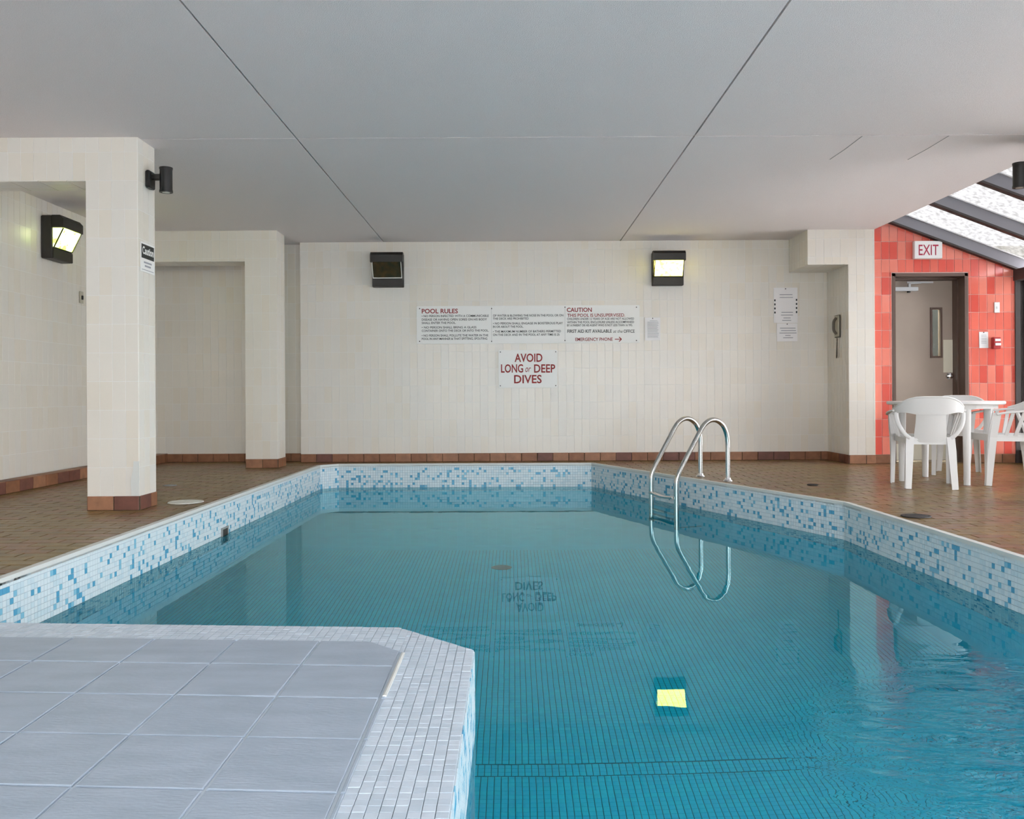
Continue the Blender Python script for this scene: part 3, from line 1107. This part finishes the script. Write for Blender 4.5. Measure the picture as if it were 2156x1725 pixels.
def px_wall(x, y, Y):
    """where a point of the photograph lies on an upright plane at distance Y"""
    u, v = x - CX, y - CY
    U_, V_ = u - ROLL * v, v + ROLL * u
    return U_ * Y / F_PX, CAM_H - V_ * Y / F_PX


def board(name, x0, x1, z0, z1, y, label, cat, mat=M['sign'], t=0.006, rnd=0.012):
    root = empty(name, ((x0 + x1) / 2, y, z0))
    tag(root, label, cat)
    hw_, h = (x1 - x0) / 2, z1 - z0
    ring = []
    for cx_, cz_, a0 in ((hw_ - rnd, rnd, -90), (hw_ - rnd, h - rnd, 0), (-hw_ + rnd, h - rnd, 90), (-hw_ + rnd, rnd, 180)):
        for k_ in range(4):
            a_ = R(a0 + 30 * k_)
            ring.append((cx_ + rnd * math.cos(a_), cz_ + rnd * math.sin(a_)))
    MB().prism(ring, lambda u, v, q: (u, q, v), 0, t).build('board', mat, root)
    return root


YS = YB - 0.014
bx0, bz1 = px_wall(877, 645, YS)
bx1, bz0 = px_wall(1347, 722, YS)
sg = board('rules_sign', bx0, bx1, bz0, bz1, YS, 'long white pool rules and caution board with red headings', 'sign')
ox, oz = (bx0 + bx1) / 2, bz0
def put(s, x0, x1, ybase, cap, mat, parent=sg, o=(ox, oz), Y=YS, **k):
    """line of lettering between two photograph columns standing on the row ybase, cap pixels high"""
    X0, Z0 = px_wall(x0, ybase, Y)
    X1, _ = px_wall(x1, ybase, Y)
    text(s, parent, mat, X0 - o[0], Z0 - o[1], width=X1 - X0, height=cap * Y / F_PX, **k)


RD, BK = M['ink_red'], M['ink_black']
put('POOL RULES', 888, 964, 660, 9.5, RD, bold=0.02)
small = [
    ('\u2022 NO PERSON INFECTED WITH A COMMUNICABLE', 888, 1029, 668), ('DISEASE OR HAVING OPEN SORES ON HIS BODY', 888, 1025, 675.5), ('SHALL ENTER THE POOL.', 888, 960, 682.5),
    ('\u2022 NO PERSON SHALL BRING A GLASS', 888, 1003, 692), ('CONTAINER ONTO THE DECK OR INTO THE POOL.', 888, 1029, 699),
    ('\u2022 NO PERSON SHALL POLLUTE THE WATER IN THE', 888, 1028, 709), ('POOL IN ANY MANNER & THAT SPITTING, SPOUTING', 888, 1026, 716),
    ('OF WATER & BLOWING THE NOSE IN THE POOL OR ON', 1038, 1186, 667), ('THE DECK ARE PROHIBITED', 1038, 1113, 673.5),
    ('\u2022 NO PERSON SHALL ENGAGE IN BOISTEROUS PLAY', 1038, 1185, 683.5), ('IN OR ABOUT THE POOL.', 1038, 1102, 690.5),
    ('\u2022 THE MAXIMUM NUMBER OF BATHERS PERMITTED', 1038, 1181, 700.5), ('ON THE DECK AND IN THE POOL AT ANY TIME IS 25', 1038, 1178, 707.5)]
for s_, a_, c_, y_ in small:
    put(s_, a_, c_, y_, 4.6, BK, bold=0.012)
put('CAUTION', 1193.5, 1246, 657, 9, RD, bold=0.02)
put('THIS POOL IS UNSUPERVISED.', 1194.5, 1316, 667.5, 7, RD, bold=0.012)
put('CHILDREN UNDER 12 YEARS OF AGE ARE NOT ALLOWED', 1194, 1335, 674, 4.6, BK, bold=0.012)
put('WITHIN THE POOL ENCLOSURE UNLESS ACCOMPANIED', 1194, 1335, 681, 4.6, BK, bold=0.012)
put('BY A PARENT OR HIS AGENT WHO IS NOT LESS THAN 16 YRS.', 1194, 1332, 687.5, 4.6, BK, bold=0.012)
put('FIRST AID KIT AVAILABLE', 1194.5, 1288, 701, 7, BK, bold=0.015)
put('at the', 1291, 1311, 701, 7, BK, shear=0.25)
put('OFFICE', 1313, 1336, 701, 7, BK, bold=0.012)
put('EMERGENCY PHONE', 1211.5, 1290, 718, 6.8, RD, bold=0.015)
ax0, az = px_wall(1294.5, 714.6, YS)
ax1, _ = px_wall(1308.5, 714.6, YS)
b = MB()
b.box(ax0 - ox, ax1 - ox, -0.0012, 0, az - oz - 0.004, az - oz + 0.004)
for s in (-1, 1):
    b.sweep([(ax1 - ox, -0.0006, az - oz), (ax1 - ox - 0.028, -0.0006, az - oz + s * 0.026)], 0.005, 0.0006, up=(0, 1, 0))
b.build('arrow', RD, sg)
for xx in (883.5, 1035, 1189.5, 1340):
    for yy in ((650, 719) if xx < 1100 else (647, 717)):
        X_, Z_ = px_wall(xx, yy, YS)
        MB().sweep([(0, 0, 0), (0, -0.003, 0)], 0.0065, 0.0065, n=10).build('screw', M['drain'], sg, loc=(X_ - ox, 0, Z_ - oz))
for xx in (1035, 1189.5):
    X_, Z_ = px_wall(xx, 684, YS)
    bx(X_ - ox - 0.001, X_ - ox + 0.001, -0.0006, 0, 0.012, bz1 - bz0 - 0.012).build('seam', M['drain_grey'], sg)

bx0, bz1 = px_wall(1049.5, 737.5, YS)
bx1, bz0 = px_wall(1173.5, 816.5, YS)
sg2 = board('warning_sign', bx0, bx1, bz0, bz1, YS, 'small white sign reading avoid long or deep dives in red', 'sign')
o2 = ((bx0 + bx1) / 2, bz0)
put('AVOID', 1083.5, 1142, 762, 17.5, RD, sg2, o2, bold=0.018)
put('LONG', 1055, 1101.5, 784.5, 17.5, RD, sg2, o2, bold=0.018)
put('or', 1106, 1118, 783.5, 15, RD, sg2, o2, shear=0.3)
put('DEEP', 1124.5, 1169, 784.5, 17.5, RD, sg2, o2, bold=0.018)
put('DIVES', 1082.5, 1140.5, 807, 17.5, RD, sg2, o2, bold=0.018)
for xx, yy in ((1053.5, 741.5), (1170, 741), (1053.5, 812.5), (1170, 812)):
    X_, Z_ = px_wall(xx, yy, YS)
    MB().sweep([(0, 0, 0), (0, -0.003, 0)], 0.0065, 0.0065, n=10).build('screw', M['drain'], sg2, loc=(X_ - o2[0], 0, Z_ - o2[1]))


def sheet(name, px, Y, label, lines, cat='notice', bits=None, curl=0.004):
    x0, z1 = px_wall(px[0], px[1], Y)
    x1, z0 = px_wall(px[2], px[3], Y)
    root = empty(name, ((x0 + x1) / 2, Y, z0))
    tag(root, label, cat)
    hw_, h = (x1 - x0) / 2, z1 - z0
    vs, fs = [], []
    nx, nz = 6, 8
    for j in range(nz + 1):
        for i in range(nx + 1):
            fx, fz = i / nx, j / nz
            vs.append((-hw_ + 2 * hw_ * fx, -curl * (1 - fz) * (fx - 0.5) ** 2 * 3 - 0.0005, h * fz))
    q = len(vs)
    vs += [(v[0], v[1] + 0.0008, v[2]) for v in vs]
    for j in range(nz):
        for i in range(nx):
            a_ = j * (nx + 1) + i
            fs += [(a_, a_ + 1, a_ + nx + 2, a_ + nx + 1), (q + a_, q + a_ + nx + 1, q + a_ + nx + 2, q + a_ + 1)]
    add('paper', mesh_of('paper', vs, fs, M['paper']), root)
    b_ = MB()
    for fz, f0, f1, th in lines:
        b_.box(-hw_ + 2 * hw_ * f0, -hw_ + 2 * hw_ * f1, -curl - 0.0015, -curl - 0.001, h * fz - th / 2, h * fz + th / 2)
    if lines:
        b_.build('print_lines', M['ink_grey'], root)['kind'] = 'stuff'
    MB().sweep([(0, 0, 0), (0, -0.006, 0)], 0.006, 0.006, n=8).build('pin', M['drain'], root, loc=(0, 0, h * 0.965))
    return root, hw_, h


sheet('notice', (1358, 669, 1390.5, 717), YB - 0.008, 'printed white notice pinned right of the rules board',
      [(0.86, 0.3, 0.8, 0.004)] + [(0.80 - 0.048 * k_, 0.15, random.uniform(0.75, 0.9), 0.004) for k_ in range(15)])
r1, hw_, h_ = sheet('notice', (1628.5, 606, 1679.5, 680), YB - 0.009, 'larger white handwritten notice with dark letters down both edges',
                    [(0.80, 0.25, 0.78, 0.008), (0.72, 0.25, 0.8, 0.007), (0.30, 0.32, 0.8, 0.008), (0.22, 0.3, 0.8, 0.008), (0.14, 0.4, 0.7, 0.008), (0.07, 0.35, 0.72, 0.008)])
for s, k0 in ((-1, 0.0), (1, 0.01)):
    for k_ in range(4):
        zz = h_ * (0.64 - 0.115 * k_ + k0)
        bx(s * hw_ * 0.9 - 0.008, s * hw_ * 0.9 + 0.008, -0.006, -0.0055, zz - 0.011, zz + 0.011).build('edge_letter', M['ink_black'], r1)
sheet('notice', (1635.5, 681.5, 1679, 719), YB - 0.009, 'small white notice hung just below the larger handwritten one',
      [(0.74, 0.15, 0.9, 0.008), (0.60, 0.2, 0.92, 0.008), (0.47, 0.12, 0.95, 0.008), (0.33, 0.4, 0.66, 0.008), (0.2, 0.3, 0.78, 0.008)])
sheet('notice', (2061.5, 699, 2080.5, 733), YR - 0.008, 'small white notice on the red wall beside the fire alarm', [(0.8 - 0.1 * k_, 0.2, 0.8, 0.004) for k_ in range(6)])

# caution sign on the side of the column (faces +x)
cs = empty('caution_sign', (-2.542, 6.245, 1.640), (0, 0, R(90)))
tag(cs, 'white caution sign with black header on the side of the column', 'sign')
bx(-0.118, 0.118, 0, 0.004, 0, 0.205).build('board', M['sign'], cs)
bx(-0.106, 0.106, -0.001, 0, 0.095, 0.192).build('header', M['ink_black'], cs)
text('Caution', cs, M['sign'], 0, 0.125, width=0.19, height=0.052, align='c', bold=0.03, y=-0.0022)
bx(-0.065, 0.065, -0.001, 0, 0.062, 0.074).build('print_line', M['ink_grey'], cs)
bx(-0.05, 0.05, -0.001, 0, 0.038, 0.050).build('print_line', M['ink_grey'], cs)
bx(-0.1, 0.1, -0.001, 0, 0.014, 0.018).build('rule', M['ink_grey'], cs)

# exit sign
ex = empty('exit_sign', (4.523, YR - 0.008, 2.226))
tag(ex, 'white box sign reading exit in red above the door', 'exit sign')
bx(-0.152, 0.152, -0.055, 0, 0, 0.19, bev=0.006).build('box', M['exit'], ex)
text('EXIT', ex, M['exit_red'], 0, 0.036, width=0.215, height=0.118, align='c', bold=0.006, y=-0.0562)

# wall plate, fire alarm, light switch, phone
x_, z_ = px_wall(2098, 659, YR)
pl = empty('switch_plate', (x_, YR - 0.007, z_))
tag(pl, 'small white switch plate on the red wall above the notice', 'switch')
bx(-0.03, 0.03, -0.008, 0, 0, 0.115, bev=0.004).build('plate', M['exit'], pl)
bx(-0.008, 0.008, -0.014, -0.008, 0.045, 0.07, bev=0.003).build('toggle', M['plastic'], pl)
x_, z_ = px_wall(2094, 735, YR)
fa = empty('fire_alarm', (x_, YR - 0.007, z_))
tag(fa, 'red and white fire alarm pull station on the red wall', 'fire alarm')
bx(-0.042, 0.042, -0.05, 0, 0, 0.125, bev=0.006).build('box', M['alarm'], fa)
bx(-0.026, 0.034, -0.056, -0.05, 0.082, 0.108).build('upper_label', M['exit'], fa)
bx(-0.026, 0.034, -0.062, -0.05, 0.035, 0.062).build('pull_bar', M['exit'], fa)

ts = empty('thermostat', (XL + 0.007, 8.72, 1.69), (0, 0, R(90)))
tag(ts, 'tiny dark switch on the left wall beside the column', 'switch')
bx(-0.035, 0.035, -0.008, 0, 0, 0.115, bev=0.004).build('plate', M['beige'], ts)
bx(-0.012, 0.012, -0.02, -0.008, 0.035, 0.075, bev=0.003).build('toggle', M['drain'], ts)

ph = empty('wall_phone', (3.652, 9.99, 1.40), (0, 0, R(-90)))
tag(ph, 'beige emergency phone with hanging cord on the pier side', 'phone')
bx(-0.065, 0.065, -0.022, 0, 0, 0.235, bev=0.01).build('base', M['beige'], ph)
b = MB()
b.box(-0.072, -0.064, -0.012, 0, -0.006, 0.24).box(0.064, 0.072, -0.012, 0, -0.006, 0.24).box(-0.072, 0.072, -0.012, 0, 0.235, 0.243).box(-0.072, 0.072, -0.012, 0, -0.008, 0)
b.build('rim', M['dark_beige'], ph)
b = MB()
b.sweep(bez([(0.03, -0.03, 0.03), (0.03, -0.058, 0.07), (0.03, -0.062, 0.12), (0.03, -0.058, 0.17), (0.03, -0.03, 0.21)], 5), 0.016, 0.010, up=(1, 0, 0), n=8)
b.build('handset', M['dark_beige'], ph, smooth=True)
b = MB()
b.sweep(bez([(0.0, -0.012, 0.0), (0.005, -0.015, -0.06), (-0.004, -0.014, -0.13), (-0.012, -0.015, -0.2), (0.0, -0.02, -0.235), (0.012, -0.016, -0.2), (0.006, -0.014, -0.12), (0.012, -0.014, -0.02)], 6), 0.005, 0.005, n=8)
b.build('cord', M['dark_beige'], ph, smooth=True)

# ---- pool ladder
lad = empty('pool_ladder', (1.83, 8.115, 0))
tag(lad, 'stainless steel pool ladder with two curved rails', 'ladder')
nd = Vector((-0.93, -0.367, 0))                    # towards the pool
for k_, (fx, fy) in enumerate(((1.757, 8.345), (1.902, 7.885))):
    base = Vector((fx - 1.83, fy - 8.115, 0))
    prof = [(0.0, 0.0), (0.0, 0.12), (0.0, 0.24), (0.0, 0.34), (0.012, 0.42), (0.05, 0.495), (0.11, 0.538), (0.175, 0.542), (0.235, 0.51), (0.28, 0.455), (0.33, 0.375), (0.40, 0.262), (0.465, 0.155),
            (0.505, 0.085), (0.523, 0.035), (0.528, -0.02), (0.528, -0.15), (0.528, -0.4), (0.528, -0.8), (0.528, -1.1), (0.515, -1.16)]
    pts = [base + nd * p + Vector((0, 0, z)) for p, z in prof]
    pts = bez(pts, 4)
    MB().sweep(pts, 0.0215, 0.0215, up=(0.367, -0.93, 0), n=14).build('rail', M['metal'], lad, smooth=True)
    b = MB()
    b.disc(base.x, base.y, 0.001, 0.012, 0.042, 24, r1=0.036).disc(base.x, base.y, 0.012, 0.03, 0.03, 24, r1=0.026)
    b.build('escutcheon', M['chrome'], lad, smooth=True)
    MB().sweep([base + nd * 0.528 + Vector((0, 0, -1.08)), base + nd * 0.28 + Vector((0, 0, -1.08))], 0.016, 0.016, n=10).build('bumper', M['metal'], lad)
a0 = Vector((1.757 - 1.83, 8.345 - 8.115, 0)) + nd * 0.528
a1 = Vector((1.902 - 1.83, 7.885 - 8.115, 0)) + nd * 0.528
for z in (-0.125, -0.43, -0.73):
    mid = (a0 + a1) / 2 + Vector((0, 0, z))
    b = MB()
    d_ = (a1 - a0).normalized()
    e0, e1 = a0 + d_ * 0.018 + Vector((0, 0, z)), a1 - d_ * 0.018 + Vector((0, 0, z))
    b.sweep(bez([e0, (e0 + e1) / 2 + Vector((0, 0, -0.012)), e1], 5), 0.036, 0.012, n=10, power=0.6)
    b.build('tread', M['metal'], lad, smooth=True)

# ---- floor and pool fittings
def cover(name, x, y, r, label, mat, cat, squash=1.0, z=0.001, slots=True):
    t = empty(name, (x, y, z))
    tag(t, label, cat)
    MB().disc(0, 0, 0, 0.006, r, 32, r1=r * 0.96).build('cover', mat, t)
    if slots:
        for k_ in (-1, 0, 1):
            L_ = r * (0.6 if k_ else 0.8)
            bx(-L_, L_, k_ * r * 0.4 - r * 0.05, k_ * r * 0.4 + r * 0.05, 0.006, 0.0075).build('rib', mat, t)
    return t


cover('deck_skimmer', -2.386, 6.52, 0.127, 'round white skimmer lid set in the deck beside the column', M['lid'], 'lid', z=0.003)
cover('floor_drain', -2.97, 7.74, 0.06, 'small grey drain cover in the brown deck behind the skimmer lid', M['drain_grey'], 'drain', z=0.002)
cover('floor_drain', 2.52, 7.50, 0.045, 'small dark drain in the deck between the ladder and the chairs', M['drain'], 'drain', z=0.002)
cover('floor_drain', 2.52, 5.58, 0.09, 'dark drain in the deck close to the pool edge on the right', M['drain'], 'drain', z=0.002)
cover('bottom_drain', -0.085, 6.6, 0.075, 'brown round drain cover on the turquoise pool floor', M['rust'], 'drain', z=BED + 0.001)

sk = empty('skimmer_mouth', (-2.1215, 6.56, WATER), (0, 0, R(90)))
tag(sk, 'small dark water inlet in the left mosaic wall at the waterline', 'inlet')
b = MB()
b.box(-0.075, -0.058, -0.012, 0.0, -0.03, 0.06).box(0.058, 0.075, -0.012, 0, -0.03, 0.06).box(-0.058, 0.058, -0.012, 0, 0.048, 0.06).box(-0.058, 0.058, -0.012, 0, -0.03, -0.02)
b.build('frame', M['drain_grey'], sk)
bx(-0.058, 0.058, -0.008, 0, -0.02, 0.048).build('mouth', M['drain'], sk)


# ---- unseen underwater lamp, added at the near end to brighten the pool
pl = empty('added_pool_light', (1.15, -1.797, -0.80))
tag(pl, 'unseen round underwater lamp added to brighten the pool', 'added pool lamp')
b = MB()
b.sweep([(0, 0, 0), (0, 0.02, 0), (0, 0.03, 0)], [0.15, 0.15, 0.135], [0.15, 0.15, 0.135], n=32)
b.build('rim', M['chrome'], pl, smooth=True)
MB().sweep([(0, 0.03, 0), (0, 0.04, 0), (0, 0.046, 0)], [0.12, 0.11, 0.06], [0.12, 0.11, 0.06], n=32).build('lens', emit('added_lamp_lens', (0.85, 0.97, 1.0), 6.0), pl, smooth=True)
ld = bpy.data.lights.new('added_lamp_glow', 'AREA')
ld.shape = 'DISK'
ld.size = 0.22
ld.color = (0.55, 0.90, 1.0)
ld.energy = 38
lo = bpy.data.objects.new('added_lamp_glow', ld)
COL.objects.link(lo)
lo.parent = pl
lo.location = (0, 0.055, 0)
lo.rotation_euler = (R(84), 0, 0)


# ---- garden chairs and table
def chair(loc, rot, label):
    t = empty('garden_chair', (loc[0], loc[1], 0.0015), (0, 0, rot))
    tag(t, label, 'chair', 'white plastic garden chairs')
    W = M['plastic']
    # seat: shallow dish (grid with thickness)
    nx, ny = 12, 12
    top, bot = [], []
    for j in range(ny + 1):
        y = -0.225 + 0.45 * j / ny
        hw2 = 0.185 + 0.035 * (j / ny)
        for i in range(nx + 1):
            s = -1 + 2 * i / nx
            k2 = 1 - 0.10 * (abs(2 * j / ny - 1) ** 6)
            x = hw2 * s * k2
            z = 0.405 - 0.018 * (1 - s * s) * math.sin(math.pi * min(1, j / ny + 0.05)) + 0.012 * (j / ny) - (0.02 * ((j - ny + 1) if j > ny - 1 else 0))
            top.append((x, y, z))
            bot.append((x, y, z - 0.012))
    fs = []
    q = len(top)
    for j in range(ny):
        for i in range(nx):
            a = j * (nx + 1) + i
            fs += [(a, a + 1, a + nx + 2, a + nx + 1), (q + a, q + a + nx + 1, q + a + nx + 2, q + a + 1)]
    rim = [i for i in range(nx + 1)] + [(j + 1) * (nx + 1) - 1 for j in range(1, ny + 1)] + [ny * (nx + 1) + i for i in range(nx - 1, -1, -1)] + [j * (nx + 1) for j in range(ny - 1, 0, -1)]
    for i in range(len(rim)):
        a, b_ = rim[i], rim[(i + 1) % len(rim)]
        fs.append((a, q + a, q + b_, b_))
    mb = MB().raw(top + bot, fs)
    # skirt under the seat
    mb.sweep([(-0.20, 0.222, 0.395), (0.20, 0.222, 0.395)], 0.006, 0.028).sweep([(-0.17, -0.215, 0.385), (0.17, -0.215, 0.385)], 0.006, 0.03)
    for s in (-1, 1):
        mb.sweep([(s * 0.175, -0.215, 0.388), (s * 0.208, 0.215, 0.395)], 0.006, 0.028)
    mb.build('seat', W, t, smooth=True)
    # backrest: top rail sweeping round to the sides, and the solid centre panel
    half = [(0.0, -0.285, 0.736, 0.595), (0.06, -0.284, 0.736, 0.595), (0.115, -0.278, 0.733, 0.598), (0.16, -0.265, 0.722, 0.608), (0.20, -0.242, 0.702, 0.614), (0.23, -0.21, 0.676, 0.610), (0.25, -0.165, 0.655, 0.600), (0.26, -0.11, 0.638, 0.594)]
    path = [(-x, y, a, c) for x, y, a, c in reversed(half[1:])] + half
    vs, fs = [], []
    for x, y, a, c in path:
        d = Vector((x, y + 0.02, 0))
        d = (d / d.length) * 0.007
        lean = 0.03
        vs += [(x + d.x, y + d.y - lean * (a - 0.6) / 0.15, a), (x + d.x, y + d.y, c), (x - d.x, y - d.y, c), (x - d.x, y - d.y - lean * (a - 0.6) / 0.15, a)]
    for i in range(len(path) - 1):
        for k_ in range(4):
            l_ = (k_ + 1) % 4
            fs.append((i * 4 + k_, i * 4 + l_, i * 4 + 4 + l_, i * 4 + 4 + k_))
    fs += [(3, 2, 1, 0), tuple(range(len(vs) - 4, len(vs)))]
    mb = MB().raw(vs, fs)
    # rolled lip on the top edge
    mb.sweep([(x, y - 0.03 * (a - 0.6) / 0.15, a) for x, y, a, c in path], 0.011, 0.008, n=8)
    pv, pf = [], []
    rows = [(0.372, -0.225, 0.118), (0.42, -0.237, 0.120), (0.47, -0.25, 0.117), (0.53, -0.265, 0.112), (0.60, -0.280, 0.110), (0.64, -0.289, 0.112)]
    nc = 8
    for z, y, hw2 in rows:
        for th in (0.005, -0.005):
            for i in range(nc + 1):
                s = -1 + 2 * i / nc
                pv.append((hw2 * s, y + 0.018 * s * s + th, z))
    st = 2 * (nc + 1)
    for r_ in range(len(rows) - 1):
        for i in range(nc):
            a = r_ * st + i
            pf += [(a, a + st, a + st + 1, a + 1), (a + nc + 1, a + nc + 2, a + st + nc + 2, a + st + nc + 1)]
        a = r_ * st
        pf += [(a, a + nc + 1, a + st + nc + 1, a + st), (a + nc, a + st + nc, a + st + 2 * nc + 1, a + 2 * nc + 1)]
    pf += [tuple(range(nc + 1)) + tuple(range(2 * nc + 1, nc, -1))]
    mb.raw(pv, pf)
    for s in (-1, 1):       # curved side members from the rear legs up to the rail
        mb.sweep(bez([(s * 0.150, -0.222, 0.405), (s * 0.185, -0.226, 0.435), (s * 0.222, -0.222, 0.490), (s * 0.243, -0.205, 0.550), (s * 0.248, -0.185, 0.610)], 4), 0.016, 0.012, up=(0, 1, 0), n=8, power=0.6)
    mb.build('backrest', W, t, smooth=True)
    for s in (-1, 1):
        am = MB()
        am.sweep(bez([(s * 0.25, -0.16, 0.628), (s * 0.26, -0.08, 0.622), (s * 0.264, 0.02, 0.612), (s * 0.262, 0.12, 0.602), (s * 0.255, 0.19, 0.590)], 4), 0.026, 0.009, n=8, power=0.6)
        am = am.build('arm', W, t, smooth=True)
        for yt, yb in ((-0.12, -0.06), (-0.03, 0.02), (0.06, 0.095)):
            MB().sweep([(s * 0.262, yt, 0.61), (s * 0.205, yb, 0.41)], 0.014, 0.005, up=(1, 0, 0)).build('slat', W, am)
        # front leg runs from the arm to the ground, L-shaped
        lg = MB()
        pts = [(s * 0.256, 0.185, 0.60), (s * 0.246, 0.205, 0.48), (s * 0.236, 0.215, 0.40), (s * 0.234, 0.228, 0.20), (s * 0.236, 0.243, 0.0)]
        lg.sweep(pts, [0.034, 0.037, 0.036, 0.028, 0.021], 0.005, up=(1, 0, 0))
        lg.sweep([(x - s * 0.016, y + 0.02, z) for x, y, z in pts], [0.005] * 5, [0.018, 0.024, 0.026, 0.020, 0.016], up=(1, 0, 0))
        lg.build('leg', W, t)
        lg = MB()
        pts = [(s * 0.150, -0.222, 0.412), (s * 0.157, -0.238, 0.30), (s * 0.164, -0.255, 0.15), (s * 0.170, -0.272, 0.0)]
        lg.sweep(pts, [0.006] * 4, [0.030, 0.030, 0.026, 0.021], up=(1, 0, 0))
        lg.sweep([(x + s * 0.022, y + 0.022, z) for x, y, z in pts], [0.026, 0.026, 0.022, 0.018], 0.005, up=(1, 0, 0))
        lg.build('leg', W, t)
    return t


def face(dx, dy):
    return math.atan2(dy, dx) - math.pi / 2


chair((3.415, 7.38), face(0.28, 1.0), 'white plastic chair with its back to the pool, in front of the table')
chair((4.24, 8.47), face(-0.42, -0.9), 'white plastic chair on the far side of the table')
chair((4.20, 7.58), face(-0.95, 0.10), 'white plastic chair at the right edge, seen side on')

tb = empty('garden_table', (3.78, 7.80, 0.0015), (0, 0, 0))
tag(tb, 'round white plastic garden table with four round legs', 'table')
b = MB()
b.disc(0, 0, 0.668, 0.676, 0.462, 48, r1=0.47).disc(0, 0, 0.676, 0.692, 0.47, 48).disc(0, 0, 0.692, 0.697, 0.47, 48, r1=0.462)
b.build('table_top', M['plastic'], tb, smooth=True)
b = MB()
nseg = 40
pts = [(0.405 * math.cos(2 * math.pi * k_ / nseg), 0.405 * math.sin(2 * math.pi * k_ / nseg), 0.652) for k_ in range(nseg + 1)]
b.sweep(pts, 0.006, 0.018)
b.build('apron', M['plastic'], tb)
for ax, ay in ((0, -0.375), (0, 0.375), (-0.375, 0), (0.375, 0)):
    MB().disc(ax, ay, 0, 0.668, 0.026, 20, r1=0.034).build('leg', M['plastic'], tb, smooth=True)

# ---- shrub outdoors
sh = empty('shrub', (6.15, 11.2, -0.05))
tag(sh, 'dark green shrub outside the glass at the right edge', 'shrub')
b = MB()
rs = random.Random(3)
for k_ in range(420):
    th, ph_ = rs.uniform(0, 6.283), math.acos(rs.uniform(-0.3, 1))
    r_ = 0.55 * rs.uniform(0.7, 1.0)
    c = Vector((r_ * math.sin(ph_) * math.cos(th), r_ * math.sin(ph_) * math.sin(th), 0.42 + 0.62 * r_ * math.cos(ph_)))
    d1 = Vector((rs.uniform(-1, 1), rs.uniform(-1, 1), rs.uniform(-0.6, 1))).normalized()
    d2 = d1.cross(Vector((rs.uniform(-1, 1), rs.uniform(-1, 1), rs.uniform(-1, 1)))).normalized()
    b.raw([c, c + d1 * 0.035 + d2 * 0.016, c + d1 * 0.08, c + d1 * 0.035 - d2 * 0.016], [(0, 1, 2, 3)])
lf = b.build('foliage', M['leaf'], sh)
lf['kind'] = 'stuff'
b = MB()
for k_ in range(7):
    a_ = k_ * 0.9
    b.sweep([(0.03 * math.cos(a_), 0.03 * math.sin(a_), 0), (0.2 * math.cos(a_), 0.2 * math.sin(a_), 0.4), (0.32 * math.cos(a_), 0.32 * math.sin(a_), 0.75)], [0.014, 0.009, 0.004], [0.014, 0.009, 0.004], n=6)
b.build('stem', M['frame_dark'], sh)
